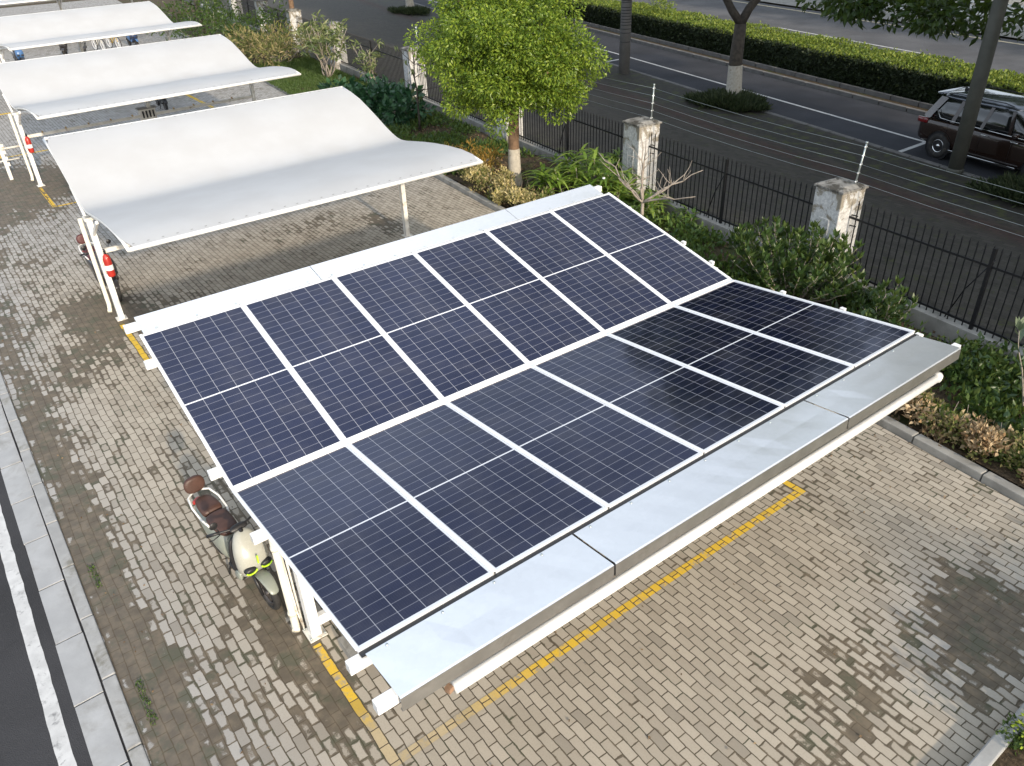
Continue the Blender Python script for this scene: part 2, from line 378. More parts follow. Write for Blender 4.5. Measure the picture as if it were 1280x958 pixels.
def pmap(x, y):
    r = -.33
    for (cx, cy, rx, ry, a) in BL: r += a*math.exp(-(((x-cx)/rx)**2+((y-cy)/ry)**2))
    r -= .3*math.exp(-(((x-3.2)/2.2)**2+((y+2.3)/.9)**2))                 # swept clean strip
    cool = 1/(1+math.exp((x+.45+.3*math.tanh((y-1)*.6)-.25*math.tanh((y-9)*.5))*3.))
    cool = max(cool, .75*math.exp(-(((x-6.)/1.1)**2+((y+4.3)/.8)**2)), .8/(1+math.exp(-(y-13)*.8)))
    fade = 1 if (y < -1.2 and x < 1.9) else 0
    if y < -1.2: fade = max(0, min(1, (2.1-x)/1.1))
    return (r, min(1, cool*.9), fade, 1)
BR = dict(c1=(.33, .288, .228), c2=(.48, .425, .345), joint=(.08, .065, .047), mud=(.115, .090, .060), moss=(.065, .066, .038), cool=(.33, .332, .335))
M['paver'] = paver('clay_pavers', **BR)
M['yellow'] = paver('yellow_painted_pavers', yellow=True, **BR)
M['walk'] = paver('sidewalk_pavers', c1=(.042, .038, .032), c2=(.068, .062, .053), joint=(.013, .013, .012), mud=(.03, .027, .022), attr=True, bw=.25, bh=.125, moss=(.050, .058, .016), cool=(.062, .036, .030))

# the wide base sheet reaching the horizon
g = sheet('ground', [(-400, -400), (700, -400), (700, 700), (-400, 700)], -.13, M['soil'])
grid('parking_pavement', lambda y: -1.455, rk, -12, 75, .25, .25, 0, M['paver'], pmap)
# yellow marking strips follow the paver rows
def ystrip(name, pts):
    vs = []; fs = []; cs = []
    for k, (x0, y0, x1, y1) in enumerate(pts):
        nx = max(1, int((x1-x0)/.3)); ny = max(1, int((y1-y0)/.3)); b = len(vs)
        for j in range(ny+1):
            for i in range(nx+1):
                x = x0+(x1-x0)*i/nx; y = y0+(y1-y0)*j/ny; vs.append((x, y, .003+k*.0008)); cs += pmap(x, y)
        for j in range(ny):
            for i in range(nx): a = b+j*(nx+1)+i; fs.append((a, a+1, a+nx+2, a+nx+1))
    me = bpy.data.meshes.new(name); me.from_pydata(vs, [], fs); me.materials.append(M['yellow'])
    ca = me.color_attributes.new('mudmap', 'FLOAT_COLOR', 'POINT'); ca.data.foreach_set('color', cs)
    return tag(link(bpy.data.objects.new(name, me)), kind='structure')
ystrip('yellow_bay_line', [(.309, -1.80, .412, -.16), (.309, -1.905, 6.48, -1.802), (6.386, -1.80, 6.489, .6)])
ystrip('yellow_bay_line', [(.62, 7.45, .72, 9.25), (.62, 7.35, 7.2, 7.45)])
ystrip('yellow_bay_line', [(1.0, 17.7, 1.1, 19.8), (1.0, 17.6, 8.2, 17.7)])
ystrip('yellow_bay_line', [(.55, 24.2, .70, 27.2), (.62, 24.1, 2.2, 24.2)])
ystrip('yellow_bay_line', [(-.2, 31.2, 6.2, 31.45), (8.2, 26.2, 8.35, 31.0)])

# left road, gutter, kerb
sheet('access_road', [(-14, -30), (-1.9, -30), (-1.9, 90), (-14, 90)], -.115, M['asphalt'])
m = MB(); xs = []
n = 520; vs = []
for i in range(n+1):
    y = -6+66*i/n; vs += [(-2.165+random.uniform(-.004, .004), y, -.111), (-2.025+random.uniform(-.005, .005), y, -.111)]
m.add(vs, [(2*i, 2*i+1, 2*i+3, 2*i+2) for i in range(n)]); tag(m.build('road_edge_line', M['paintline']), kind='structure')
m = MB(); y = -7.
while y < 60:
    L = .98+random.uniform(-.03, .03); m.box((-1.755+random.uniform(-.006, .006), y+L/2, -.135+random.uniform(-.004, .004)), (.285+random.uniform(-.012, .012), L-.022, .08), (0, R(-2), random.uniform(-.006, .006))); y += L
tag(m.build('gutter', M['gutter'], bevel=.003), kind='structure')
m = MB(); y = -7.2
while y < 60:
    L = 1.0; m.box((-1.525+random.uniform(-.004, .004), y+L/2, -.07), (.135, L-.012, .20+random.uniform(-.006, .006)), (0, 0, random.uniform(-.003, .003))); y += L
tag(m.build('kerb', M['kerb'], bevel=.014), kind='structure')
sheet('kerb_bedding', [(-1.905, -30), (-1.46, -30), (-1.46, 90), (-1.905, 90)], -.119, M['asphalt'])
# right kerb
m = MB(); y = -5.2
while y < 60:
    L = 1.0; m.box((rk(y+L/2)+.09, y+L/2, .03), (.15, L-.012, .17), (0, 0, -math.atan(.1)+random.uniform(-.006, .006))); y += L
tag(m.build('kerb', M['concrete'], bevel=.015), kind='structure')
m = MB(); x = 2.0
while x < 8.0:
    L = 1.0; m.box((x+L/2, -5.11-.01*x, .03), (L-.012, .13, .17), (0, 0, random.uniform(-.01, .01))); x += L
tag(m.build('kerb', M['kerb'], bevel=.015), kind='structure')
# planting soil with bumps, between kerb and fence
def low_hump(x, y): return .2*hump(x, y)
def hump(x, y): return .05*math.sin(x*2.1+y)+.04*math.sin(y*1.7+1)+.02*math.sin(x*7+y*5)
grid('planting_soil', lambda y: rk(y)+.16, lambda y: fx(y)-.05, -6, 60, .3, .3, .06, M['soil'], zfn=hump)
grid('planting_soil', lambda y: 1.5, lambda y: 9.5, -12, -5.2, .4, .4, .08, M['soil'], zfn=low_hump)
# sidewalk
def smap(x, y):
    u = x-.225*y; moss = 1.3*math.exp(-((u-18.7)/.85)**2)-.02
    moss += .5*math.exp(-((x-fx(y)-.8)/.5)**2)
    red = math.exp(-((u-17.1)/.35)**2)
    return (moss-.25, red, 0, 1)
grid('sidewalk', lambda y: fx(y)+.1, lambda y: ux(19.75, y), -40, 75, .5, .5, .0, M['walk'], smap)
m = MB(); y = -40.
while y < 75:
    L = 1.; m.box((ux(19.84, y+L/2), y+L/2, -.04), (.14, L-.01, .14), (0, 0, -math.atan(.225))); y += L
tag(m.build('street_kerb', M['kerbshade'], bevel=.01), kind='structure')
def band(name, u0, u1, z, mat, y0=-90, y1=160): return sheet(name, [(ux(u0, y0), y0), (ux(u1, y0), y0), (ux(u1, y1), y1), (ux(u0, y1), y1)], z, mat)
band('street', 19.9, 24.15, -.11, M['street'])
band('parking_bay_line', 21.68, 21.80, -.105, M['paintline'])
m = MB()
for yy in (22.2, 13.4, 5.65, -2.3, 29.5, 37):
    x0 = ux(20.0, yy); x1 = ux(21.68, yy); m.add([(x0, yy-.07, -.105), (x1, yy-.07, -.105), (x1, yy+.07, -.105), (x0, yy+.07, -.105)], [(0, 1, 2, 3)])
tag(m.build('parking_bay_line', M['paintline']), kind='structure')
m = MB()
for (x, y, a) in [(22.35, 16.2, .1), (22.9, 14.6, .2), (21.9, 8.6, .1), (21.6, 6.6, .1)]:
    m.box((x, y, -.1075), (.34, .13, .002), (0, 0, a))
tag(m.build('faded_bay_mark', M['paintline']), kind='structure')
m = MB(); y = -40.
while y < 100:
    L = 1.2; m.box((ux(24.25, y+L/2), y+L/2, -.05), (.16, L-.01, .16), (0, 0, -math.atan(.225))); m.box((ux(24.95, y+L/2), y+L/2, .0), (.12, L-.01, .2), (0, 0, -math.atan(.225))); y += L
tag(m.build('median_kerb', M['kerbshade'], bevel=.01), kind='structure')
band('median_verge', 24.3, 27.6, -.06, M['soil'])
band('far_street', 28.0, 39.2, -.10, M['farstreet'])
band('far_sidewalk', 39.3, 75, -.02, M['concrete'])
m = MB(); m.add([(ux(u, y), y, -.09) for u, y in ((33.0, 12.9), (33.14, 12.9), (33.14, 22.4), (33.0, 22.4))], [(0, 1, 2, 3)])
m.add([(ux(u, y), y, -.09) for u, y in ((33.0, -3), (33.14, -3), (33.14, 5), (33.0, 5))], [(0, 1, 2, 3)])
tag(m.build('lane_dash', M['paintline']), kind='structure')
band('far_edge_line', 38.3, 38.5, -.09, plain('cream_line', (.6, .52, .36), .8, 0, .2, 4, .1))

# ------------------------------------------------------------------ solar carport
M['solar'] = solar()
A = .2358; B = .0984; VZ = 2.2
car = thing('solar_carport', 'white steel bicycle shelter roofed with twelve dark blue solar panels above brick paving', 'carport')
def upl(x, t, dz=0): return (x, t*math.cos(A)-dz*math.sin(A), VZ+t*math.sin(A)+dz*math.cos(A))
def lol(x, t, dz=0): return (x, -t*math.cos(B)+dz*math.sin(B), VZ+t*math.sin(B)+dz*math.cos(B))
W = LP-.022; L0 = 2.53
g = MB(); e = .0395-.006
g.add([(e-.0, .0, .0), (e+SW+.0, 0, 0), (e+SW, SL, 0), (e, SL, 0)], [(0, 1, 2, 3)])
# glass origin must be the cell area corner
g = MB(); g.add([(0, 0, 0), (SW, 0, 0), (SW, SL, 0), (0, SL, 0)], [(0, 1, 2, 3)])
glass_me = None
def frame_mb():
    f = MB(); a = .034; b = (W-SW)/2
    f.box((-b/2, SL/2, -.014), (b, SL+2*a, .036)); f.box((SW+b/2, SL/2, -.014), (b, SL+2*a, .036))
    f.box((SW/2, -a/2, -.014), (SW, a, .0355)); f.box((SW/2, SL+a/2, -.014), (SW, a, .0355)); f.box((SW/2, SL/2, -.012), (SW, SL, .012)); return f
p0 = g.build('solar_panel', M['solar'], car); fr = frame_mb().build('panel_frame', M['alu'], p0, bevel=.003)
first = True
for side in (0, 1):
    for i in range(6):
        if first: p = p0; first = False
        else:
            p = p0.copy(); COL.objects.link(p); p.parent = car; q = fr.copy(); COL.objects.link(q); q.parent = p
        off = (LP-SW)/2
        if side == 0:
            p.location = upl(i*LP+off, .047, .02); p.rotation_euler = (A, 0, 0)
        else:
            p.location = lol((i+1)*LP-off, .047, .02); p.rotation_euler = (B, 0, math.pi)
# cover strips between the panels
for side, fn, an in ((0, upl, A), (1, lol, -B)):
    for i in range(0, 7):
        s = MB(); w = .038 if 0 < i < 6 else .03; xx = i*LP+(0 if 0 < i < 6 else (.012 if i == 0 else -.012))
        s.box((0, 0, 0), (w, 2.49, .008), (an, 0, 0)); o = s.build('cover_strip', M['strip'], car, bevel=.002); o.location = fn(xx, 1.29, .029)
s = MB()
for sg in (1, -1):
    fn = upl if sg > 0 else lol
    q = [fn(0, .002, .031), fn(LP*6, .002, .031), fn(LP*6, .05, .031), fn(0, .05, .031), fn(0, .002, .022), fn(LP*6, .002, .022), fn(LP*6, .05, .022), fn(0, .05, .022)]
    s.add(q, [(0, 1, 2, 3), (4, 7, 6, 5), (0, 4, 5, 1), (2, 6, 7, 3), (1, 5, 6, 2), (0, 3, 7, 4)])
s.tube([(0, 0, VZ+.018), (LP*6, 0, VZ+.018)], .014, 8)
s.build('valley_cover', M['strip'], car)
def flash(name, x0, x1, fn, t0, t1, lip, out):
    """folded sheet: slope part plus a vertical fascia, slightly oil-canned"""
    nx = max(3, int((x1-x0)/.15)); rows = [(t0, .006), (t0+.004, .014), ((t0+t1)/2, .012), (t1-.012, .014), (t1, .006)]; m = MB(); vs = []
    fv = []
    for i in range(nx+1):
        x = x0+(x1-x0)*i/nx
        for k, (t, d) in enumerate(rows): vs.append(fn(x, t, d+(random.uniform(-.002, .002) if k == 2 else 0)))
        e = Vector(vs[-1]); fv += [(e.x, e.y, e.z-.003), (e.x, e.y-out*(.004+random.uniform(-.001, .001)), e.z-lip), (e.x, e.y+out*.03, e.z-lip-.004)]
    f = MB(); f.add(fv, [(i*3+k, i*3+k+1, (i+1)*3+k+1, (i+1)*3+k) for i in range(nx) for k in range(2)])
    n = len(rows); m.add(vs, [(i*n+k, i*n+k+1, (i+1)*n+k+1, (i+1)*n+k) for i in range(nx) for k in range(n-1)])
    o = m.build(name, M['galv'], car); so = o.modifiers.new('t', 'SOLIDIFY'); so.thickness = .0025
    q = f.build('fascia', M['darkgalv'], o); so = q.modifiers.new('t', 'SOLIDIFY'); so.thickness = .0025
    sc_ = MB(); x = x0+.15
    while x < x1-.1: sc_.lathe([(.011, 0), (.009, .006), (0, .008)], fn(x, t0+.03, .015), 8); x += .45
    sc_.each('screw', M['steel'], o); return o
gk = MB(); gk.box(lol(1.875, 2.83, -.006), (.03, .47, .006), (-B, 0, 0)); gk.box(lol(4.845, 2.83, -.006), (.03, .47, .006), (-B, 0, 0)); gk.box(lol(3.46, 2.565, .0), (6.9, .05, .008), (-B, 0, 0))  # black strips added to paint the dark gaps at seams and panel edge
gk.box((1.875, -3.045, VZ+.25), (.03, .01, .11)); gk.box((4.845, -3.045, VZ+.25), (.03, .01, .11)); gk.each('dark_gap_strip', M['black'], car)
for x0, x1 in ((.04, 1.865), (1.885, 4.835), (4.855, 6.87)): flash('flashing', x0, x1, lol, 2.585, 3.07, .125, 1)
for x0, x1 in ((.05, 2.165), (2.172, 5.205), (5.213, 6.84)): flash('flashing', x0, x1, upl, 2.56, 2.89, .10, -1)
def beam(name, a, b, w, h, mat='white', bv=.004, roll=0):
    a = Vector(a); b = Vector(b); d = b-a; m = MB(); m.box((0, 0, 0), (w, d.length, h)); o = m.build(name, M[mat], None, bevel=bv)
    q = d.to_track_quat('Y', 'Z'); o.rotation_mode = 'QUATERNION'; o.rotation_quaternion = q; o.location = (a+b)/2; return o
def part(o, par): o.parent = par; return o
PT = [(upl, 2.80), (upl, 2.12), (upl, .35), (lol, .72), (lol, 2.56), (lol, 2.97)]
for fn, t in PT:
    xs = -.09 if t < 2.9 else -.10
    part(beam('purlin', fn(xs, t, -.055), fn(7.0, t, -.055), .075, .085), car)
part(beam('purlin', (.02, -2.50, 2.2+.10), (7.0, -2.50, 2.2+.10), .05, .07, 'pvc'), car)
for x in (.42, 3.46, 6.5):
    part(beam('rafter', upl(x, .0, -.16), upl(x, 2.7, -.15), .08, .11), car); part(beam('rafter', lol(x, .0, -.16), lol(x, 2.85, -.15), .08, .11), car)
    m = MB(); m.box((x, 0, 1.0), (.11, .13, 2.02)); po = m.build('post', M['white'], car, bevel=.006)
    m = MB(); m.box((x, 0, .008), (.2, .22, .014)); b_ = MB(); [b_.cyl((x+sx*.08, sy*.09, .01), (x+sx*.08, sy*.09, .045), .009, 8) for sx in (-1, 1) for sy in (-1, 1)]; b_.each('bolt', M['steel'], po); m.build('base_plate', M['whitedirty'], po)
    for s_, fn, t in ((1, upl, .95), (-1, lol, .95)): part(beam('brace', (x, s_*.03, 1.45), fn(x, t, -.2), .05, .07), car)
m = MB(); m.tube([(.28, .17, 2.02), (.28, .17, .22), (.275, .15, .14), (.255, .09, .10), (.245, .07, .095)], .043, 14); dp = m.build('downpipe', M['pvc'], car)
m = MB(); [m.cyl((.28, .17, z), (.28, .17, z+.035), .052, 14) for z in (.25, 1.2, 1.8)]; m.each('pipe_collar', M['pvc'], dp)
m = MB(); m.tube([(.34, .12, 1.9), (.34, .1, .02)], .012, 8); m.tube([(.315, .2, 1.8), (.32, .13, .3), (.34, .1, .05)], .01, 8); m.each('conduit', M['whitedirty'], car)
part(beam('rail', (.47, 0, .17), (6.45, 0, .17), .07, .13, 'white'), car)
m = MB(); m.tube([(.44, -3.02, 2.245), (6.56, -3.02, 2.245)], .046, 16); m.tube([(6.56, -3.02, 2.245), (6.62, -3.01, 2.25)], [.056, .05], 16); m.build('gutter_pipe', M['white'], car)
m = MB(); m.box((.415, -3.0, 2.235), (.045, .045, .045), (0, 0, .3)); m.build('rusty_bracket', plain('rust', (.26, .16, .10), .8, 0, .3, 20, .5), car)
m = MB(); [m.box((x, 2.66, VZ+.78), (.03, .03, .02)) for x in (7.0,)]
for fn, t in ((upl, .45), (upl, 1.0), (lol, .75), (lol, 1.6)): m.box(fn(7.0, t, .0), (.05, .06, .05))
m.each('end_clip', M['white'], car)

slab = MB(); slab.box((3.9, -.52, .05), (6.7, .42, .12)); o = slab.build('wheel_stop', M['concrete'], bevel=.012)
tag(o, 'long low concrete wheel stop on the paving beneath the solar roof', 'wheel stop')

# ------------------------------------------------------------------ membrane canopies
PROF = [(2.48, .78), (2.1, .715), (1.7, .61), (1.3, .47), (.9, .315), (.55, .17), (.3, .085), (.1, .035), (-.08, .02), (-.3, .04), (-.6, .09), (-1.05, .165), (-1.5, .225), (-2.0, .275), (-2.5, .30), (-2.9, .29), (-3.2, .24)]
def canopy(label, loc, rz, x1, posts, rail=True, sc=1.0):
    c = thing('membrane_canopy', label, 'bike shelter', loc, rz, 'white membrane canopies over the bike bays')
    P = [(y*sc, z) for y, z in PROF]; nx = 26; n = len(P); vs = []
    for i in range(nx+1):
        t = i/nx
        for k, (y, z) in enumerate(P):
            corner = max(0, (abs(2*t-1)-.97)/.03)
            inset = .10*corner*max(0, (1-min(k, n-1-k)/1.2)) if min(k, n-1-k) < 2 else 0
            sag = -.012*math.sin(math.pi*((t*3) % 1))*math.sin(math.pi*k/(n-1))
            vs.append((x1*t+(inset if t < .5 else -inset), y, z+2.2+sag))
    m = MB(); m.add(vs, [(i*n+k, i*n+k+1, (i+1)*n+k+1, (i+1)*n+k) for i in range(nx) for k in range(n-1)], True)
    nf0 = len(m.f)
    for i in range(int(x1/.22)):
        x = .12+i*.22
        for (y, z) in ((P[-1][0]+.075, P[-1][1]+.0215), (P[0][0]-.07, P[0][1]-.010)):
            m.add([(x-.017, y-.004, z+2.205), (x+.017, y-.004, z+2.205), (x+.017, y+.004, z+2.2055), (x-.017, y+.004, z+2.2055)], [(0, 1, 2, 3)])
    o = m.build('membrane', [M['fabric'], M['lace']], c, fixn=False)
    for pf in o.data.polygons[nf0:]: pf.material_index = 1
    so = o.modifiers.new('t', 'SOLIDIFY'); so.thickness = .006; so.offset = 0; so.use_rim = False
    # hem with lacing holes
    rim = MB(); r = .028
    side = lambda x: [(x, y, z+2.2-.036) for y, z in P]
    rim.tube(side(.02), r, 8); rim.tube(side(x1-.02), r, 8)
    rim.tube([(0.03, P[0][0]-.0, P[0][1]+2.18), (x1-.03, P[0][0], P[0][1]+2.18)], r, 8); rim.tube([(.03, P[-1][0], P[-1][1]+2.175), (x1-.03, P[-1][0], P[-1][1]+2.175)], .036, 8)
    rim.build('edge_tube', M['white'], c)
    dip = MB(); dip.tube([(0.08, 0, 2.09), (x1-.08, 0, 2.09)], .035, 10); dip.build('valley_beam', M['white'], c)
    for x in (.10, x1*.5, x1-.10):
        ab = MB(); pts = [(x, y, z+2.2-.10-.05*math.sin(math.pi*k/(n-1))) for k, (y, z) in enumerate(P)][1:-1]
        ab.tube(pts, .03, 8)
        for k in range(0, len(pts)-1, 2): ab.tube([pts[k], (x, PROF[k+1][0]*sc, PROF[k+1][1]+2.17)], .012, 6)
        ab.build('arched_rafter', M['white'], c)
    for k, x in enumerate(posts):
        m = MB(); m.box((x, 0, 1.03), (.10, .12, 2.05)); po = m.build('post', M['whitedirty' if k else 'white'], c, bevel=.006)
        m = MB(); m.box((x, 0, 2.03), (.16, .2, .05)); m.box((x, 0, .008), (.19, .2, .014)); m.each('cap_plate', M['whitedirty'], po)
        for s_ in (1, -1):
            y = s_*.9; z = 2.2+(.2 if s_ > 0 else .0)
            o = beam('brace', (x, .02*s_, 1.72), (x, y, z), .045, .06); o.parent = c
    m = MB(); m.tube([(posts[0]-.12, .12, 2.02), (posts[0]-.12, .12, .3), (posts[0]-.14, .08, .22), (posts[0]-.16, .02, .19)], .04, 12); m.build('downpipe', M['pvc'], c)
    if rail:
        o = beam('charging_rail', (posts[0]+.04, 0, 1.38), (posts[-1]-.04, 0, 1.38), .07, .08, 'whitedirty'); o.parent = c
        m = MB(); hk = plain('brass_hook', (.42, .26, .08), .5, .4, .2, 9, .1) if 'hook' not in M else M['hook']; M['hook'] = hk
        x = posts[0]+.5
        while x < posts[-1]-.2: m.box((x, 0, 1.44), (.025, .09, .05)); m.box((x, .05, 1.40), (.02, .012, .12)); x += .62
        m.each('socket_hook', hk, c)
    return c
canopy('large white membrane canopy directly behind the solar roof, nearest of the fabric ones', (.72, 9.45, 0), 0, 6.5, (.02, 6.42))
c2 = canopy('middle white membrane canopy with a hooked charging rail beneath', (1.12, 20.0, 0), R(2.5), 7.1, (.0, 3.5, 6.8))
canopy('white membrane canopy sheltering a row of motorbikes near the top edge', (2.3, 33.0, 0), R(4), 7.3, (.2, 3.2, 6.9))
canopy('farthest white membrane canopy cut off by the top left corner', (3.6, 51.5, 0), R(4), 9.2, (.2, 4.6, 8.8))
# charging cabinet on the middle rail
cb = thing('charging_cabinet', 'beige slotted charging cabinet on the rail below the middle canopy', 'cabinet', (4.55, 20.2, 0), R(2.5))
m = MB(); m.box((0, 0, 1.40), (.46, .22, .34)); m.box((0, 0, .62), (.1, .1, 1.24)); m.build('housing', M['whitedirty'], cb, bevel=.008)
m = MB(); m.box((0, .0, 1.585), (.54, .3, .03)); m.build('cover', M['concrete'], cb, bevel=.005)
m = MB(); [m.box((x, -.113, 1.42), (.05, .01, .2)) for x in (-.15, -.05, .05, .15)]; m.each('slot', M['black'], cb)
# bike rack frame at the left of the middle canopy
rk_ = thing('bike_rack', 'rusty pale steel bike rack frame standing in mud left of the middle canopy', 'rack', (.45, 21.3, 0), R(5))
m = MB(); m.box((.1, .0, .55), (.09, .09, 1.1)); m.build('upright', M['whitedirty'], rk_, bevel=.004)
m = MB(); m.box((-.9, .1, .55), (.09, .09, 1.1)); m.build('upright', M['whitedirty'], rk_, bevel=.004)
m = MB(); m.tube([(-1.1, .05, .9), (.75, -.1, .9)], .03, 8); m.tube([(-1.1, .05, .55), (.5, -.0, .55)], .02, 8); m.each('crossbar', M['whitedirty'], rk_)
m = MB(); [m.box((.13, -.05, z), (.13, .05, .1)) for z in (.45, .62, .8, .98)]; m.each('bracket', M['whitedirty'], rk_)

def extinguisher(label, loc):
    t = thing('fire_extinguisher', label, 'fire extinguisher', loc, 0, 'fire extinguishers hung on canopy posts')
    m = MB(); m.lathe([(.0, 0), (.06, 0), (.068, .02), (.07, .04), (.07, .34), (.055, .40), (.03, .43), (.02, .45), (0, .45)], n=20); m.build('cylinder', M['red'], t)
    m = MB(); m.lathe([(.0712, .13), (.0712, .23)], n=20); m.build('paper_label', M['strip'], t)
    m = MB(); m.cyl((0, 0, .44), (0, 0, .5), .022, 10); m.box((.0, -.03, .52), (.03, .12, .02)); m.box((.0, -.035, .48), (.025, .11, .015), (.2, 0, 0)); m.build('valve', M['black'], t)
    m = MB(); m.tube([(0, 0, .47), (-.07, -.02, .48), (-.095, -.01, .38), (-.085, 0, .2), (-.08, 0, .06)], .011, 8); m.build('hose', M['whitedirty'], t)
    return t
extinguisher('red extinguisher strapped to the left post of the nearest fabric canopy', (.80, 9.30, .93))
extinguisher('faded red extinguisher strapped to the left post of the middle canopy', (1.18, 19.84, .98))
# ------------------------------------------------------------------ two-wheelers
def wheel(par, c, r, w, rimmat, spokes=10, name='wheel', rim=.62, spw=.012):
    pr = []; rt = w/2
    for k in range(13):
        a = 2*math.pi*k/12; pr.append((r-rt+rt*math.cos(a)*1.0, rt*math.sin(a)))
    m = MB(); m.lathe(pr, (0, 0, 0), 36, 'x'); t = m.build(name, M['rubber'], par); t.location = c
    m = MB(); ri = r-w*.95; m.lathe([(ri-.004, -w*.36), (ri+.01, -w*.36), (ri+.01, w*.36), (ri-.004, w*.36), (ri-.02, w*.2), (ri-.02, -w*.2), (ri-.004, -w*.36)], (0, 0, 0), 36, 'x')
    m.cyl((-w*.45, 0, 0), (w*.45, 0, 0), r*.16, 16)
    for k in range(spokes):
        a = 2*math.pi*k/spokes; b = a+.16
        m.box((0, math.cos(a)*(ri*.55), math.sin(a)*(ri*.55)), (w*.3, ri*.95, spw*2), (a, 0, 0))
    m.build('rim', rimmat, t); return t
def scooter(label, loc, rz, body, seat, trim, accent=None, group='scooters and motorbikes parked under the shelters', sc=.95, lean=0.):
    t = thing('scooter', label, 'scooter', loc, rz, group); t.scale = (sc, sc, sc); t.rotation_euler = (0, lean, rz)
    X, Y, Z = (1, 0, 0), (0, 1, 0), (0, 0, 1); blk = M['black']
    rim = M['rimdark'] if 'rimdark' in M else plain('dark_rim', (.10, .09, .085), .4, .6, .1, 5, .05); M['rimdark'] = rim
    m = MB(); m.loft([ell((0, y, z), w, d, (X, Y), 24, .85) for z, y, w, d in ((.34, -.38, .10, .06), (.42, -.43, .16, .09), (.55, -.48, .195, .13), (.68, -.49, .20, .135), (.80, -.46, .19, .12), (.90, -.41, .15, .095), (.97, -.37, .10, .07), (1.0, -.35, .05, .035))])
    fs = m.build('front_shell', body, t, sub=1)
    m = MB(); m.loft([ell((s*.0, y, z), w, d, (X, Y), 20, .9) for s in (1,) for z, y, w, d in ((.30, -.30, .15, .03), (.5, -.31, .20, .035), (.8, -.30, .19, .035), (.93, -.29, .12, .03))]); m.build('leg_shield', blk, t, sub=1)
    for s in (-1, 1):
        m = MB(); m.loft([ell((s*.10, y, .60), w, h, (X, Z), 16) for y, w, h in ((-.56, .085, .05), (-.625, .075, .04), (-.645, .045, .02))]); hl = m.build('headlight', blk, t, sub=1)
        if accent: m = MB(); m.tube([(s*(.095+.066*math.cos(a)), -.638-.0*a, .605+.045*math.sin(a)) for a in [math.pi+.2+i*(math.pi-.4)/9 for i in range(10)]], .011, 8); m.build('light_rim', accent, hl)
        m = MB(); m.loft([ell((s*.165, y, z), .03, h, (X, Z), 12) for y, z, h in ((-.45, .42, .05), (-.38, .40, .09), (-.28, .37, .07))]); m.build('side_cowl', trim, t, sub=1)
    if accent: m = MB(); m.box((0, -.648, .73), (.018, .014, .12), (.1, 0, 0)); m.build('stripe', accent, fs)
    # front wheel, fork, fender turned a little
    wheel(t, (0, -.70, .235), .235, .085, rim, 10)
    m = MB()
    for s in (-1, 1): m.tube([(s*.07, -.70, .235), (s*.075, -.56, .5)], .02, 8)
    m.tube([(0, -.54, .5), (0, -.36, 1.02)], .025, 8); m.build('fork', blk, t)
    m = MB(); secs = []
    for k in range(9):
        a = R(30)+R(118)*k/8; c = Vector((0, -.70-math.cos(a)*.265, .235+math.sin(a)*.265)); n_ = Vector((0, -math.cos(a), math.sin(a))); w = .05+.028*math.sin(math.pi*k/8)
        secs.append(ell(c, w, .016, (X, n_), 14))
    m.loft(secs); m.build('front_fender', trim, t, sub=1)
    m = MB(); m.box((0, -.16, .29), (.27, .36, .05)); m.build('footboard', blk, t, bevel=.015)
    m = MB(); m.loft([ell((0, y, z), w, h, (X, Z), 20, .8) for y, z, w, h in ((.0, .48, .13, .20), (.12, .50, .155, .22), (.35, .54, .165, .18), (.6, .60, .15, .13), (.82, .66, .10, .075), (.90, .68, .05, .03))]); m.build('rear_body', trim, t, sub=1)
    m = MB(); m.loft([ell((0, y, z), w, h, (X, Z), 20, .75) for y, z, w, h in ((-.03, .74, .07, .03), (.03, .745, .125, .05), (.2, .75, .145, .055), (.36, .765, .14, .06), (.40, .775, .135, .06))])
    st = m.build('seat', seat, t, sub=1)
    m = MB(); m.loft([ell((0, y, z), w, h, (X, Z), 20, .75) for y, z, w, h in ((.41, .785, .12, .05), (.46, .80, .135, .06), (.65, .82, .125, .06), (.74, .82, .09, .045), (.76, .82, .04, .02))]); m.build('pillion_pad', seat, st, sub=1)
    m = MB(); m.loft([ell((0, .86+.16*(z-.93)/1., z), w, .035, (X, Y), 20, .8) for z, w in ((.87, .07), (.90, .125), (.98, .14), (1.05, .12), (1.08, .06))]); m.build('backrest', seat, t, sub=1)
    m = MB(); m.tube([(-.13, .28, .70), (-.17, .42, .77), (-.175, .62, .83), (-.14, .80, .86), (-.06, .86, .87), (.06, .86, .87), (.14, .80, .86), (.175, .62, .83), (.17, .42, .77), (.13, .28, .70)], .014, 8); m.build('grab_rail', M['white'], t)
    m = MB(); m.tube([(-.31, -.20, 1.0), (-.2, -.27, 1.03), (0, -.32, 1.01), (.2, -.27, 1.03), (.31, -.20, 1.0)], .014, 8)
    for s in (-1, 1): m.tube([(s*.21, -.265, 1.03), (s*.33, -.185, 1.0)], .021, 10); m.tube([(s*.21, -.29, 1.02), (s*.3, -.30, 1.0), (s*.34, -.27, .985)], .007, 6)
    hb = m.build('handlebar', blk, t)
    m = MB(); m.loft([ell((0, y, z), w, .03, (X, Y), 16, .8) for y, z, w in ((-.33, .98, .11), (-.31, 1.02, .12), (-.29, 1.045, .07))]); m.build('dashboard', blk, hb, sub=1)
    for s in (-1, 1):
        m = MB(); m.tube([(s*.2, -.27, 1.03), (s*.24, -.27, 1.13)], .006, 6); m.lathe([(0, -.008), (.045, -.006), (.05, 0), (.045, .008), (0, .01)], (s*.25, -.27, 1.16), 16, 'y'); m.build('mirror', blk, hb)
    w2 = wheel(t, (0, .60, .235), .235, .09, rim, 10)
    m = MB(); secs = []
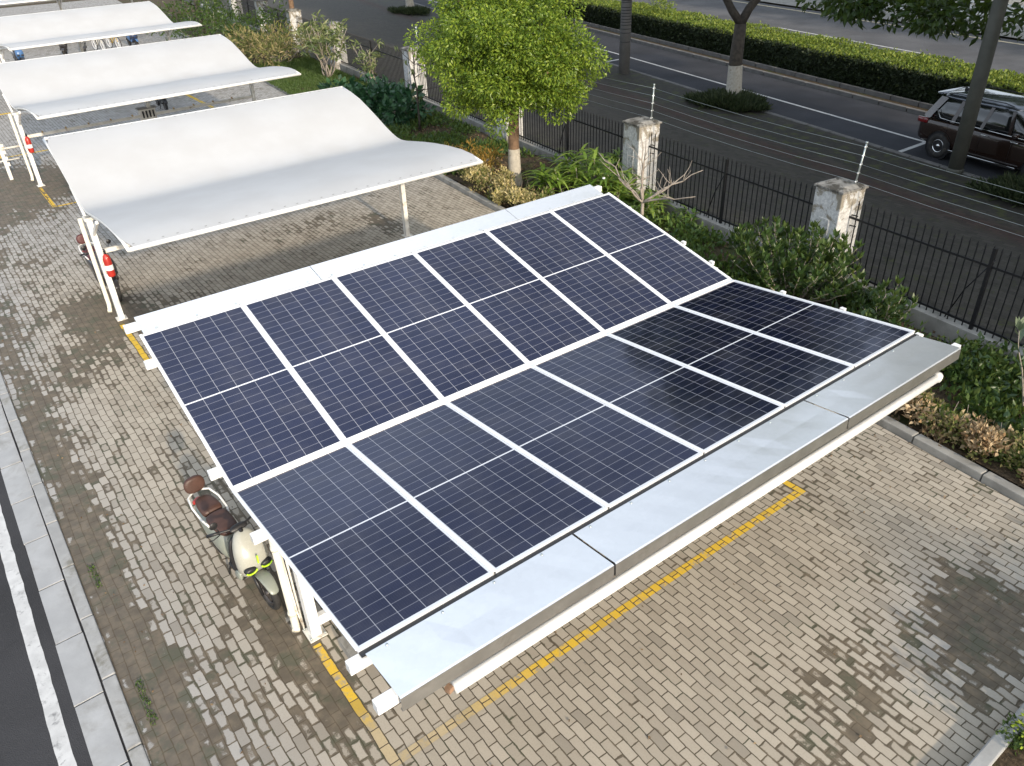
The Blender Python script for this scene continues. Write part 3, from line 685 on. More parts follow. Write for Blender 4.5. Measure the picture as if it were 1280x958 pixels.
    for k in range(8):
        a = R(70)+R(90)*k/7; c = Vector((0, .60-math.cos(a)*.268, .235+math.sin(a)*.268)); n_ = Vector((0, -math.cos(a), math.sin(a))); secs.append(ell(c, .07, .012, (X, n_), 12))
    m.loft(secs); m.box((.09, .35, .3), (.04, .4, .06)); m.build('rear_fender', blk, t)
    m = MB(); m.loft([ell((0, y, .70), w, .03, (X, Z), 14) for y, w in ((.86, .09), (.91, .08), (.93, .04))]); m.build('tail_light', M['red'], t)
    m = MB(); m.tube([(.06, .1, .3), (.12, .14, .02)], .012, 6); m.tube([(-.06, .1, .3), (-.12, .14, .02)], .012, 6); m.each('stand', blk, t)
    return t
lime = plain('lime_trim', (.50, .85, .03), .4, 0, .05, 4, 0); M['lime'] = lime
cream = plain('cream_scooter_paint', (.40, .40, .35), .25, 0, .04, 3, .0, coat=.6); sage = plain('sage_grey_panel', (.25, .27, .23), .35, 0, .06, 3, .0, coat=.4)
brown = plain('brown_leatherette', (.075, .036, .026), .5, 0, .2, 9, .15); dkp = plain('dark_scooter_paint', (.03, .028, .03), .3, 0, .1, 4, 0, coat=.6)
maroon = plain('maroon_seat', (.085, .016, .018), .5, 0, .2, 9, .1); grey = plain('grey_scooter_paint', (.12, .13, .14), .35, 0, .1, 4, 0, coat=.4)
blue = plain('blue_scooter_paint', (.06, .14, .30), .3, 0, .1, 4, 0, coat=.4); blkseat = plain('black_seat', (.03, .03, .032), .6, 0, .2, 9, .1)
scooter('cream electric scooter with brown seat and lime headlight rims beside the solar roof', (.12, 1.32, 0), R(7), cream, brown, sage, lime)
scooter('dark scooter with maroon seat behind the left post of the nearest fabric canopy', (.86, 10.95, 0), R(4), dkp, maroon, dkp)
Rr = random.Random(3)
scooter('dark scooter whose tail pokes out below the front edge of the middle canopy', (6.75, 27.5, 0), R(178), dkp, maroon, grey)
scooter('black scooter with pale blue front shield at the left end of the motorbike row', (4.15, 43.0, 0), R(6), blue, blkseat, dkp)
scooter('black scooter leaning by the short white post in the motorbike row', (6.55, 44.6, 0), R(-15), dkp, blkseat, dkp, lean=.12)
scooter('grey scooter between the black one and the bicycles in the motorbike row', (7.5, 44.5, 0), R(-8), grey, maroon, dkp)
scooter('dark blue scooter at the right end of the motorbike row', (10.1, 44.6, 0), R(5), plain('navy_paint', (.03, .05, .12), .3, 0, .1, 4, 0, coat=.4), blkseat, blue)
scooter('scooter half hidden in the shade below the farthest canopy', (6.4, 52., 0), R(15), grey, maroon, dkp)
def bicycle(label, loc, rz, col):
    t = thing('bicycle', label, 'bicycle', loc, rz, 'bicycles in the motorbike row'); rim = M['alu']
    for y in (-.52, .52): wheel(t, (0, y, .33), .33, .04, rim, 16, rim=.9, spw=.003)
    m = MB(); m.tube([(0, -.50, .33), (0, -.38, .82)], .018, 8); m.tube([(0, -.40, .74), (0, .12, .30)], .02, 8); m.tube([(0, -.39, .8), (0, .2, .78)], .016, 8); m.tube([(0, .12, .3), (0, .22, .85)], .016, 8)
    m.tube([(0, .12, .30), (0, .52, .33)], .012, 8); m.tube([(0, .2, .78), (0, .52, .33)], .010, 8); m.build('frame', col, t)
    m = MB(); m.tube([(-.28, -.28, .98), (-.1, -.38, 1.0), (.1, -.38, 1.0), (.28, -.28, .98)], .012, 8); m.tube([(0, -.38, .8), (0, -.38, 1.0)], .014, 8); m.build('handlebar', M['black'], t)
    m = MB(); m.loft([ell((0, y, .9), w, .03, ((1, 0, 0), (0, 0, 1)), 12) for y, w in ((.08, .02), (.2, .05), (.3, .09), (.34, .06))]); m.build('saddle', M['black'], t)
    m = MB(); m.tube([(.03, .12, .3), (.08, .12, .3), (.09, .05, .15)], .01, 6); m.lathe([(.09, -.003), (.09, .003)], (.03, .12, .3), 16, 'x'); m.build('crank', M['black'], t)
    return t
bicycle('bicycle with pale frame standing between the grey and the blue scooter', (8.35, 44.7, 0), R(12), M['whitedirty'])
bicycle('bicycle with yellow frame leaning next to the dark blue scooter', (9.15, 44.8, 0), R(14), plain('yellow_frame', (.6, .4, .05), .4, 0, .1, 4, 0))

# ------------------------------------------------------------------ parked car
def suv(loc, rz):
    t = thing('parked_car', 'dark brown seven-seat style car with silver roof parked at the kerb behind the concrete pole', 'car', loc, rz)
    t['label'] = 'dark brown estate car with silver grey roof parked at the kerb behind the pole'
    body = plain('brown_car_paint', (.026, .014, .010), .22, .3, .1, 3, 0, coat=1.); chrome = plain('chrome', (.7, .7, .7), .15, 1, .05, 3, 0); roofm = plain('car_roof', (.09, .10, .12), .16, .75, .05, 2, 0, coat=1.)
    NT_ = NT('car_glass'); NT_.bsdf((.008, .009, .009), .05, 0, None, .8, 1.); glass = NT_.m
    X, Z = (1, 0, 0), (0, 0, 1)
    def sec(y, w, zb, zt, e=.38, n=28): return ell((0, y, (zb+zt)/2), w, (zt-zb)/2, (X, Z), n, e)
    m = MB(); m.loft([sec(2.38, .55, .50, .80), sec(2.34, .80, .40, .98), sec(2.2, .90, .30, 1.06), sec(1.6, .945, .26, 1.09), sec(.5, .95, .25, 1.07), sec(-.9, .95, .25, 1.04), sec(-1.3, .945, .26, 1.02), sec(-2.0, .92, .28, .94), sec(-2.35, .84, .34, .82), sec(-2.47, .6, .42, .70)])
    bd = m.build('body', body, t, sub=1)
    def gh(y0, y1, zr, wt, w=.87):  # ring of the glasshouse at a height
        return None
    # glasshouse: rings by height
    rings = []
    for z, yr, yf, w in ((1.02, 2.20, -1.25, .895), (1.25, 2.10, -.92, .84), (1.45, 1.98, -.62, .78), (1.60, 1.86, -.38, .725)):
        rings.append(ell((0, (yr+yf)/2, z), w, (yr-yf)/2, (X, (0, 1, 0)), 40, .30))
    m = MB(); m.loft(rings); m.build('glasshouse', glass, t)
    m = MB(); rr = []
    for z, yr, yf, w in ((1.58, 1.90, -.40, .735), (1.64, 1.92, -.34, .715), (1.70, 1.82, -.18, .64), (1.735, 1.5, .1, .45)): rr.append(ell((0, (yr+yf)/2, z), w, (yr-yf)/2, (X, (0, 1, 0)), 40, .35))
    m.loft(rr); rf = m.build('roof', roofm, t)
    m = MB(); m.loft([ell((0, 2.02, 1.62), .62, .12, (X, (0, 1, 0)), 20, .5), ell((0, 2.05, 1.655), .6, .12, (X, (0, 1, 0)), 20, .5)]); m.build('spoiler', roofm, rf)
    m = MB(); m.loft([ell((0, 1.65+d, z), w, h, (X, (0, 1, 0)), 10) for z, w, h, d in ((1.70, .035, .10, 0), (1.76, .02, .06, .03), (1.80, .008, .02, .06))]); m.build('antenna_fin', M['black'], rf)
    for s in (-1, 1):
        m = MB(); m.tube([(s*.66, 1.7, 1.69), (s*.67, 1.5, 1.735), (s*.67, -.0, 1.745), (s*.66, -.25, 1.70)], .011, 8); m.build('roof_rail', M['black'], rf)
        # pillars
        m = MB()
        for yb, yt, wd in ((.35, .25, .05), (-.48, -.35, .05), (1.22, 1.12, .06)):
            m.add([(s*.905, yb-wd, 1.03), (s*.905, yb+wd, 1.03), (s*.742, yt+wd, 1.6), (s*.742, yt-wd, 1.6)], [(0, 1, 2, 3)])
        m.add([(s*.90, 1.95, 1.03), (s*.80, 2.22, 1.04), (s*.66, 1.90, 1.6), (s*.742, 1.62, 1.6)], [(0, 1, 2, 3)])
        m.each('pillar', body, t)
        m = MB(); m.tube([(s*.925, -1.0, 1.05), (s*.925, 1.3, 1.075), (s*.915, 1.6, 1.09), (s*.86, 1.80, 1.30)], .012, 6); m.build('window_trim', chrome, t)
        m = MB(); m.loft([ell((s*.86, y, .93), w, .075, (X, Z), 14, .6) for y, w in ((2.0, .05), (2.15, .075), (2.30, .06), (2.33, .03))]); m.build('tail_light', plain('dark_red_lens', (.16, .01, .012), .2, 0, .1, 9, 0, coat=1.), t)
        for y in (.05, -.8):
            m = MB(); m.tube([(s*.955, y, .93), (s*.975, y+.02, .935), (s*.975, y+.2, .94), (s*.955, y+.22, .935)], .013, 6); m.build('door_handle', chrome, t)
        m = MB()
        for y in (1.32, .28, -.62): m.tube([(s*.951, y, .42), (s*.955, y, .75), (s*.935, y, 1.0)], .0035, 4)
        m.each('door_seam', M['black'], t)
        m = MB(); m.loft([ell((s*1.02, y, 1.12), .09, .06, (X, Z), 12) for y in (-.78, -.68)]); m.build('wing_mirror', body, t, bevel=.01)
        m = MB(); m.box((s*.93, .1, .30), (.06, 2.0, .06)); m.build('side_step', chrome, t, bevel=.01)
        for y in (1.45, -1.45):
            m = MB(); m.lathe([(.39, -.03), (.39, .012), (.33, .012)], (s*.935, y, .37), 32, 'x'); m.lathe([(.0, 0), (.39, 0)], (s*.938, y, .37), 32, 'x'); m.build('wheel_arch', M['black'], t)
            w = wheel(t, (s*.88, y, .355), .355, .2, chrome, 10, spw=.018)
    m = MB(); m.box((0, 2.40, .55), (1.3, .06, .18)); m.build('rear_bumper', M['black'], t, bevel=.02)
    m = MB(); m.loft([ell((x, -2.36, .68), .08, .07, ((0, 1, 0), Z), 10) for x in (-.8, -.5)]); m.loft([ell((x, -2.36, .68), .08, .07, ((0, 1, 0), Z), 10) for x in (.5, .8)]); m.each('headlight', chrome, t)
    return t
suv((22.3, 3.05, -.11), -math.atan(.225)+R(1.5))

# ------------------------------------------------------------------ poles
up = thing('utility_pole', 'pale grey concrete pole banded with black wire standing by the street kerb', 'pole', (23.62, 19.35, 0))
m = MB(); m.tube([(0, 0, 0), (0, 0, 9)], [.235, .17], 24); m.build('shaft', M['polecon'], up)
m = MB()
for z in [1.25, 1.6, 1.75]+[1.28+.045*i for i in range(0, 0)]+[1.9+.11*i for i in range(7)]+[2.75, 2.82, 3.9]: m.lathe([(.236-.007*z+.0, z-.015), (.25-.007*z, z), (.236-.007*z, z+.015)], n=24)
m.each('wire_band', M['black'], up)
sp = thing('street_pole', 'dark painted tapering pole standing in front of the brown car', 'pole', (20.5, 3.5, 0))
m = MB(); m.tube([(0, 0, 0), (0, 0, 3), (0, 0, 9)], [.19, .175, .14], 24); m.build('shaft', M['darkpole'], sp)
m = MB(); m.lathe([(.192, .0), (.21, .02), (.21, .1), (.19, .12)], n=24); m.build('base_collar', M['darkpole'], sp)

# ------------------------------------------------------------------ fence
def pillarmat():
    t = NT('flaking_white_render'); v = t.obj(); a = t.noise(v, 2.2, 6, .7, .6); f = t.noise(v, 16, 5, .7)
    xyz = t.n('ShaderNodeSeparateXYZ'); t.l(v, xyz.inputs[0])
    c = t.mix(t.ramp(f, .35, .7), (.42, .42, .42), (.62, .62, .60))
    top = t.ramp(xyz.outputs[2], 1.2, 2.05); k = t.ramp(t.math('ADD', a, t.math('MULTIPLY', top, .13)), .55, .63); c = t.mix(t.math('MULTIPLY', k, .85), c, (.20, .17, .12))
    b = t.math('SUBTRACT', 1., t.ramp(xyz.outputs[2], .1, .7)); k2 = t.ramp(t.math('ADD', t.noise(v, 5, 5, .7), t.math('MULTIPLY', b, .15)), .60, .66); c = t.mix(t.math('MULTIPLY', k2, .7), c, (.16, .14, .11))
    t.bsdf(c, .85, 0, t.bump(t.math('ADD', a, f), .5, .012), .3); return t.m
M['render'] = pillarmat(); M['cap'] = plain('mossy_cap_concrete', (.25, .24, .22), .9, 0, .3, 7, .6, grime=(.06, .055, .045), gscale=6, gth=(.45, .6))
fa = -math.atan(.118); PY = [-4.3, 1.75, 7.6, 14.0, 21.0, 29.6, 35.8, 42., 48.5]
names = ['cut off by the right edge', 'behind the photinia, with a zinc post on top', 'beside the strappy green clump', 'half hidden behind the trunk of the round green tree', 'right of the young bare-stemmed tree', 'wrapped by the grey-twigged shrub', 'with sun patches left of the grey-twigged shrub', 'in the dry reeds below the upper tree', 'farthest along, deep in shade at the top']
def pillar(i, y):
    t = thing('fence_pillar', 'flaking white fence pillar '+names[i], 'pillar', (fx(y)+.18, y, 0), fa, 'white pillars along the iron fence')
    m = MB(); m.box((0, 0, .95), (.62, .62, 1.90)); po = m.build('shaft', M['render'], t, bevel=.015)
    m = MB()
    m.box((-.313, 0, 1.35), (.01, .22, .04)); m.box((-.313, 0, .35), (.01, .22, .04)); m.box((-.313, -.11, .85), (.01, .03, 1.0)); m.box((-.313, .11, .85), (.01, .03, 1.0)); m.each('moulding', M['render'], po)
    m = MB(); m.box((0, 0, 1.93), (.68, .68, .05)); m.loft([[(-.32, -.32, 1.955), (.32, -.32, 1.955), (.32, .32, 1.955), (-.32, .32, 1.955)], [(-.22, -.22, 2.0), (.22, -.22, 2.0), (.22, .22, 2.0), (-.22, .22, 2.0)]], False); m.build('cap', M['cap'], t, bevel=.01)
    m = MB(); [m.tube([(.05, -.31, z), (.05, -.45, z+.01)], .012, 6) for z in (1.25, 1.45)]; m.each('bracket', M['iron'], t)
for i, y in enumerate(PY): pillar(i, y)
seg = ['in the right corner', 'between the photinia pillar and the strappy clump', 'behind the strappy green clump', 'behind the round green tree', 'below the left side of the round tree crown', 'beside the dark-leaved low shrub', 'beside the grey-twigged shrub', 'among the dry reeds', 'at the shaded far end']
def fence(i, y0, y1):
    c = ((fx(y0)+fx(y1))/2+.18, (y0+y1)/2); L = math.hypot(fx(y1)-fx(y0), y1-y0)-.6
    t = thing('fence_panel', 'black iron picket fence panel '+seg[i], 'fence', (c[0], c[1], 0), fa, 'iron picket fence panels')
    m = MB()
    for z in (.38, 1.42): m.box((0, 0, z), (.03, L, .035))
    m.each('rail', M['iron'], t)
    m = MB(); n = int(L/.135)
    for k in range(n):
        y = -L/2+.07+k*.135; h = 1.60; m.box((0, y, .24+h/2-.1), (.016, .016, h-.06)); m.loft([[(-.014, y-.014, h+.09), (.014, y-.014, h+.09), (.014, y+.014, h+.09), (-.014, y+.014, h+.09)], [(-.002, y-.002, h+.17), (.002, y-.002, h+.17), (.002, y+.002, h+.17), (-.002, y+.002, h+.17)]], False)
    m.build('pickets', M['iron'], t)
    m = MB(); m.box((0, 0, .88), (.055, .055, 1.7)); m.tube([(0, -.05, 1.55), (.02, .3, .9), (.03, .5, .3)], .012, 6); m.build('fence_post', M['iron'], t)
for i in range(len(PY)-1): fence(i+1, PY[i+1-1], PY[i+1])
lw = MB(); y0, y1 = -12, 60; lw.box(((fx(y0)+fx(y1))/2+.18, (y0+y1)/2, .12), (.24, math.hypot(y1-y0, fx(y1)-fx(y0)), .34), (0, 0, fa))
tag(lw.build('low_wall', M['concrete'], bevel=.01), 'low concrete footing wall running under the iron fence', 'wall')
ef = thing('electric_fence', 'thin wires strung on zinc rods above the white fence pillars', 'wire fence', (0, 0, 0))
rods = []
for i, y in enumerate(PY[:5]):
    if i in (0,): x = fx(y)+.18
    x = fx(y)+.26; b = Vector((x, y-.22, 1.95)); lean = Vector((.06 if i == 1 else .0, -.03, 0)); m = MB(); tp = b+lean+Vector((0, 0, .78 if i != 2 else .85))
    m.tube([b, tp], .017, 8); m.lathe([(.0, 0), (.024, .0), (.024, .03), (0, .03)], tuple(tp), 10); rod = m.build('rod', M['steel'], ef); rods.append((b, tp))
    m = MB(); [m.cyl(b.lerp(tp, k)+Vector((-.03, 0, 0)), b.lerp(tp, k)+Vector((.035, 0, 0)), .014, 8) for k in (.12, .32, .52, .72, .92)]; m.each('insulator', M['strip'], rod)
for k in (.12, .32, .52, .72, .92):
    m = MB()
    for (a, b) in zip(rods[:-1], rods[1:]):
        p = a[0].lerp(a[1], k); q = b[0].lerp(b[1], k); m.tube([p+(q-p)*t-Vector((0, 0, .05*4*t*(1-t))) for t in (0, .25, .5, .75, 1)], .0028, 4)
    m.build('wire', M['steel'], ef)
# ------------------------------------------------------------------ vegetation
ML = {}
ML['camphor'] = leafmat('camphor_leaf', [(.055, .105, .015), (.12, .20, .025), (.21, .30, .035), (.30, .38, .05)], .35, .38)
ML['dark'] = leafmat('dark_tree_leaf', [(.018, .042, .010), (.035, .07, .014), (.06, .10, .02)], .35, .25)
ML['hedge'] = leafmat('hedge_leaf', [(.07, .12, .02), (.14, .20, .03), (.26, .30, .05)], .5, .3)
ML['hedgeshade'] = leafmat('shaded_hedge_leaf', [(.015, .026, .008), (.03, .045, .012)], .6, .1)  # dark copy of the hedge leaf, shade of the street face put into its colour
ML['glossy'] = leafmat('glossy_leaf', [(.025, .055, .02), (.045, .085, .028), (.10, .14, .045)], .3, .25)
ML['strap'] = leafmat('strap_leaf', [(.07, .14, .02), (.15, .25, .035), (.27, .36, .07)], .3, .3)
ML['deep'] = leafmat('deep_green_leaf', [(.015, .05, .022), (.03, .085, .035), (.05, .12, .045)], .35, .2)
ML['dry'] = leafmat('dry_leaf', [(.25, .15, .07), (.42, .30, .17), (.52, .41, .26), (.30, .19, .09)], .7, .2)
ML['drygreen'] = leafmat('mixed_dry_leaf', [(.05, .09, .02), (.16, .17, .05), (.40, .30, .17), (.10, .13, .03)], .6, .25)
ML['grass'] = leafmat('grass_blade', [(.04, .085, .018), (.07, .12, .03), (.10, .14, .05)], .5, .3)
ML['ground'] = leafmat('ground_cover_leaf', [(.03, .07, .02), (.06, .11, .025), (.10, .15, .035)], .5, .25)
ML['pit'] = leafmat('pit_grass', [(.02, .035, .012), (.04, .06, .02), (.07, .085, .035)], .6, .2)
ML['litter'] = leafmat('leaf_litter', [(.09, .06, .035), (.17, .11, .06), (.26, .19, .11)], .8, .05)
ML['olive'] = leafmat('oleander_leaf', [(.08, .12, .045), (.16, .20, .08), (.26, .27, .13)], .5, .3)
ML['loquat'] = leafmat('grey_green_leaf', [(.05, .09, .055), (.10, .15, .09), (.16, .20, .12)], .5, .2)

def tree(name, label, cat, base, trunk, crown_c, crown_r, nclump, rmm, per, ls, mat, bark, wash=0, limbs=7, group=None, droop=.3, lw=.22, forks=None, lean=(0, 0), extra=None):
    t = thing(name, label, cat, base, 0, group); m = MB()
    h, r0, r1 = trunk; pts = [(0, 0, 0), (.02, .0, h*.15), (lean[0]*.5-.02, lean[1]*.5+.02, h*.55), (lean[0], lean[1], h)]
    m.tube(pts, [r0*1.25, r0, (r0+r1)/2*.98, r1], 14)
    cs, rs = crown_centres(crown_c, crown_r, nclump, *rmm, zlo=-.75)
    for ec, er, en in (extra or []): c2_, r2_ = crown_centres(ec, er, en, .4, .62); cs += c2_; rs += r2_
    idx = sorted(range(nclump), key=lambda i: cs[i][2])[::max(1, nclump//limbs)]
    for f in (forks or []): limb(m, pts[-1], f[0], f[1], f[1]*.6, .06, 10)
    src = [pts[-1]]+[f[0] for f in (forks or [])]
    for i in idx:
        s_ = min(src, key=lambda q: (Vector(q)-Vector(cs[i])).length); limb(m, s_, cs[i], r1*.45, .02, .15)
    m.build('trunk', bark, t)
    if wash:
        w = MB(); n = 14; k = wash
        def rr(z): return max(r0*1.25-(r0*.25)*min(1, z/(h*.15)), 0) if z < h*.15 else r0-(r0-(r0+r1)/2*.98)*((z-h*.15)/(h*.4))
        zs = [0, wash*.1, h*.15, wash*.6, wash]; zs = sorted(z for z in set(zs) if z <= wash)
        def cp(z):
            if z <= h*.15: f = z/(h*.15); return (.02*f, 0)
            f = (z-h*.15)/(h*.4); return (.02+(lean[0]*.5-.04)*f, (lean[1]*.5+.02)*f)
        w.tube([(*cp(z), z) for z in zs], [rr(z)+.006 for z in zs], 14, cap=False); w.build('limewash', M['limewash'], t)
    P, D = clump_points(cs, rs, per, droop); S = ls*(.7+.6*RNG.random(len(P)))
    leaves('crown', P, D, S, lw, mat, t); return t

tree('round_tree', 'dense round bright green tree with half limewashed trunk behind the solar roof', 'tree', (11.1, 10.5, .05), (2.35, .165, .12), (.05, .0, 3.25), (2.1, 2.1, 1.9), 185, (.32, .58), 2100, .088, ML['camphor'], M['bark'], wash=1.0, limbs=10, lean=(.05, -.05))
ST = 'street trees along the pavement'
def street_tree(label, x, y, wash=1.2, c=(0, 0, 9.8), r=(4.9, 4.9, 5.0), nc=160, per=185, h=3.0, **k):
    return tree('street_tree', label, 'tree', (x, y, 0), (h, .27, .20), c, r, nc, (.8, 1.25), per, .25, ML['dark'], M['darkbark'], wash=wash, limbs=7, group=ST, **k)
street_tree('forked street tree with whitewashed lower trunk rising from a grassy pit', 22.96, 13.0, c=(-.2, 0, 10.0), r=(4.9, 5.0, 5.0), forks=[((-1.0, 1.2, 4.6), .15), ((1.1, -.7, 4.8), .16)], h=2.55)
street_tree('street tree at the right edge whose dark leaves hang over the brown car', 20.55, 1.3, c=(.1, .2, 9.2), r=(4.5, 4.8, 5.0), forks=[((-.8, 1., 4.4), .15), ((.9, 1.0, 4.5), .15)], h=2.6, nc=130, extra=[((1.7, 4.6, 3.75), (1.6, 3.9, .38), 52)])
low = None
for i, (y, lb) in enumerate([(-6, 'street tree just beyond the right edge'), (-12.5, 'second street tree beyond the right edge'), (-19, 'third street tree beyond the right edge'), (-26, 'fourth street tree beyond the right edge'), (-34, 'fifth street tree beyond the right edge')]):
    street_tree(lb+' shading the pavement', ux(20.0, y)-.6, y, c=(0, 0, 6.6), r=(5.6, 4.6, 4.2), nc=130, per=110)
street_tree('street tree past the utility pole, its crown above the picture', 25.4, 26., c=(0, 0, 10.2), nc=100)
street_tree('street tree at the very top with its grassy pit', 28.3, 45., c=(0, 0, 10.2), nc=100)
street_tree('street tree between the utility pole and the top', 27., 36., c=(0, 0, 10.2), nc=100)
# tree over the far left corner of the planting strip
tree('leafy_tree', 'bright green tree hanging into the top edge above the reeds', 'tree', (16.3, 36.2, 0), (2.6, .16, .12), (-.2, -.2, 4.1), (2.7, 2.5, 1.5), 60, (.4, .7), 330, .15, ML['camphor'], M['bark'], limbs=6)
tree('leafy_tree', 'leafy tree deep in shade left of the reeds at the top edge', 'tree', (13.6, 43, 0), (2.6, .16, .12), (0, 0, 4.4), (2.6, 2.6, 1.6), 40, (.5, .8), 220, .17, ML['dark'], M['darkbark'], limbs=6)
for i, (x, y, c, r) in enumerate([(5.2, -19, (0, 0, 5.0), (1.5, 1.4, 1.0))]):
    tree('garden_tree', 'garden tree behind the viewer whose shade falls on the corner kerb', 'tree', (x, y, 0), (3.2, .16, .12), c, r, 22, (.4, .6), 230, .16, ML['dark'], M['bark'])

def shrub(name, label, loc, cs, rs, per, ls, mat, w=.2, droop=0., stems=5, stemr=.015, cat='shrub', group=None, barkm=None, curl=.12, shell=.3):
    t = thing(name, label, cat, loc, 0, group); P, D = clump_points(cs, rs, per, droop, shell); S = ls*(.6+.7*RNG.random(len(P)))
    P[:, 2] = np.maximum(P[:, 2], .03)
    leaves('foliage', P, D, S, w, mat, t, curl); m = MB()
    for i in range(stems):
        c = cs[random.randrange(len(cs))]; limb(m, (random.uniform(-.12, .12), random.uniform(-.12, .12), 0), c, stemr, stemr*.4, .15, 5)
    m.build('stem', barkm or M['twig'], t); return t
# hedge in the median
hd = thing('median_hedge', 'long clipped hedge with sunlit yellow green top along the street median', 'hedge', (0, 0, 0))
def hedge_core(u0, u1, z0, z1, y0, y1, mat, name):
    m = MB(); n = 60; vs = []
    for i in range(n+1):
        y = y0+(y1-y0)*i/n; j = random.uniform(-.06, .06)
        vs += [(ux(u0, y)+j, y, z0), (ux(u0, y)+j, y, z1), (ux(u1, y), y, z1), (ux(u1, y), y, z0)]
    m.add(vs, [(i*4+k, i*4+(k+1) % 4, i*4+4+(k+1) % 4, i*4+4+k) for i in range(n) for k in range(4)]); return m.build(name, mat, hd)
HZ = 1.0
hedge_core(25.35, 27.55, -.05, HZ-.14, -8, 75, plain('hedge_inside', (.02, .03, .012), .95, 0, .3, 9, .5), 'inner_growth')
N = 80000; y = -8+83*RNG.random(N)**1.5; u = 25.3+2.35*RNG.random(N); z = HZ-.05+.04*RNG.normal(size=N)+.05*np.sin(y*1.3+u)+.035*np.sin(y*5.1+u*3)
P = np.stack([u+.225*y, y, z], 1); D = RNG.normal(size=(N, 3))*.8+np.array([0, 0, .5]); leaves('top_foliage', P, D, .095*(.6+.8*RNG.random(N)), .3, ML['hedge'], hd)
N = 26000; y = -8+70*RNG.random(N)**1.4; z = -.02+RNG.random(N)*HZ; P = np.stack([25.3+.05*RNG.normal(size=N)+.225*y, y, z], 1); D = RNG.normal(size=(N, 3))*.7+np.array([-.6, 0, .1]); leaves('side_foliage', P, D, .13*(.6+.8*RNG.random(N)), .3, ML['hedgeshade'], hd)
shrub('round_shrub', 'taller rounded shrub growing in the median hedge above the concrete pole', (ux(26.4, 25.5), 25.5, .5), [np.array((0, 0, .7)), np.array((.5, .5, .6)), np.array((-.4, -.5, .6))], [.8, .6, .6], 700, .14, ML['hedge'])
# grassy tree pits
def tuft_mass(name, label, cx, cy, rx, ry, n, ls, mat, hz=.25, cat='grass', group=None):
    t = thing(name, label, cat, (cx, cy, 0), 0, group); a = RNG.random(n)*2*math.pi; r = np.sqrt(RNG.random(n))*(1+.16*np.sin(a*3+1)+.12*np.sin(a*7)); P = np.stack([rx*r*np.cos(a), ry*r*np.sin(a), .02+RNG.random(n)*hz*(1-r*.6)], 1)
    D = np.stack([np.cos(a)*.7, np.sin(a)*.7, np.full(n, .8)], 1)+RNG.normal(size=(n, 3))*.45; leaves('foliage', P, D, ls*(.6+.7*RNG.random(n)), .07, mat, t); return t
tuft_mass('tree_pit_grass', 'dark grassy tuft around the foot of the forked street tree', 22.3, 12.6, 1.05, 1.35, 4200, .26, ML['pit'], .22, group='grass round the street tree feet')
tuft_mass('tree_pit_grass', 'dark grassy tuft at the right edge in front of the brown car', 20.0, .9, 1.0, 1.5, 4000, .26, ML['pit'], .22, group='grass round the street tree feet')
tuft_mass('tree_pit_grass', 'small grassy tuft at the very top by the street', 27.9, 44.2, 1.0, 1.8, 2600, .26, ML['pit'], .2, group='grass round the street tree feet')

# strappy clump
def straps(name, label, loc, n, L, w, mat, spread=.5, canes=26, hmax=1.0):
    t = thing(name, label, 'plant', loc); m = MB(); st = MB()
    for c in range(canes):
        a = random.uniform(0, 2*math.pi); r = spread*math.sqrt(random.random()); h = hmax*random.uniform(.35, 1)*(1-.35*r/spread); bx, by = r*math.cos(a), r*math.sin(a); tx, ty = bx*1.35, by*1.35
        st.tube([(bx, by, 0), (tx, ty, h)], .009, 5)
        for k in range(n):
            b = random.uniform(0, 2*math.pi); l = L*random.uniform(.7, 1.15); el = random.uniform(.35, 1.1); d = Vector((math.cos(b), math.sin(b), 0)); s = Vector((-math.sin(b), math.cos(b), 0))
            p = Vector((tx, ty, h-random.uniform(0, .18))); vs = []; fs = []; ws = [.35, 1, .9, .55, .02]
            for q in range(5):
                f = q/4; pos = p+d*(l*f*math.cos(el*(1-.6*f)))+Vector((0, 0, l*(math.sin(el)*f-1.0*f*f*.62)))
                hw = w*ws[q]; vs += [pos-s*hw+Vector((0, 0, .004)), pos, pos+s*hw+Vector((0, 0, .004))]
            for q in range(4): o = q*3; fs += [(o, o+1, o+4, o+3), (o+1, o+2, o+5, o+4)]
            m.add(vs, fs)
    m.build('foliage', mat, t, fixn=False); st.build('stem', M['twig'], t); return t
straps('lady_palm', 'clump of bright strappy leaves beside the second white pillar', (11.95, 8.45, .05), 10, .60, .040, ML['strap'], .95, 80, 1.25)
straps('lady_palm', 'lower strappy clump between the solar roof corner and the fence', (11.9, 7.0, .05), 8, .52, .034, ML['strap'], .7, 34, .65)
straps('broad_leaf_plant', 'young broad-leaved plant beside the bare branching shrub', (12.15, 5.6, .05), 7, .36, .03, ML['strap'], .35, 7, .45)
# bare shrub
t = thing('bare_shrub', 'leafless grey branching shrub at the back corner of the solar roof', 'shrub', (11.45, 6.1, .05)); m = MB()
for e_ in [(.35, .5, 1.9), (.9, -.9, 1.35), (-.2, 1.3, 1.5), (1.0, -.3, 1.1), (-.5, .3, 1.2), (.25, -1.3, 1.0), (.1, .1, 2.0)]:
    ps = limb(m, (0, 0, .6), e_, .028, .008, .12, 6, 6)
    for q in ps[2:5]:
        for w_ in range(2): limb(m, q, q+Vector((random.uniform(-.4, .4), random.uniform(-.4, .4), random.uniform(.05, .45))), .010, .004, .15, 5, 3)
m.tube([(0, 0, 0), (.02, .02, .62)], [.045, .035], 8); m.build('branches', M['twig'], t)
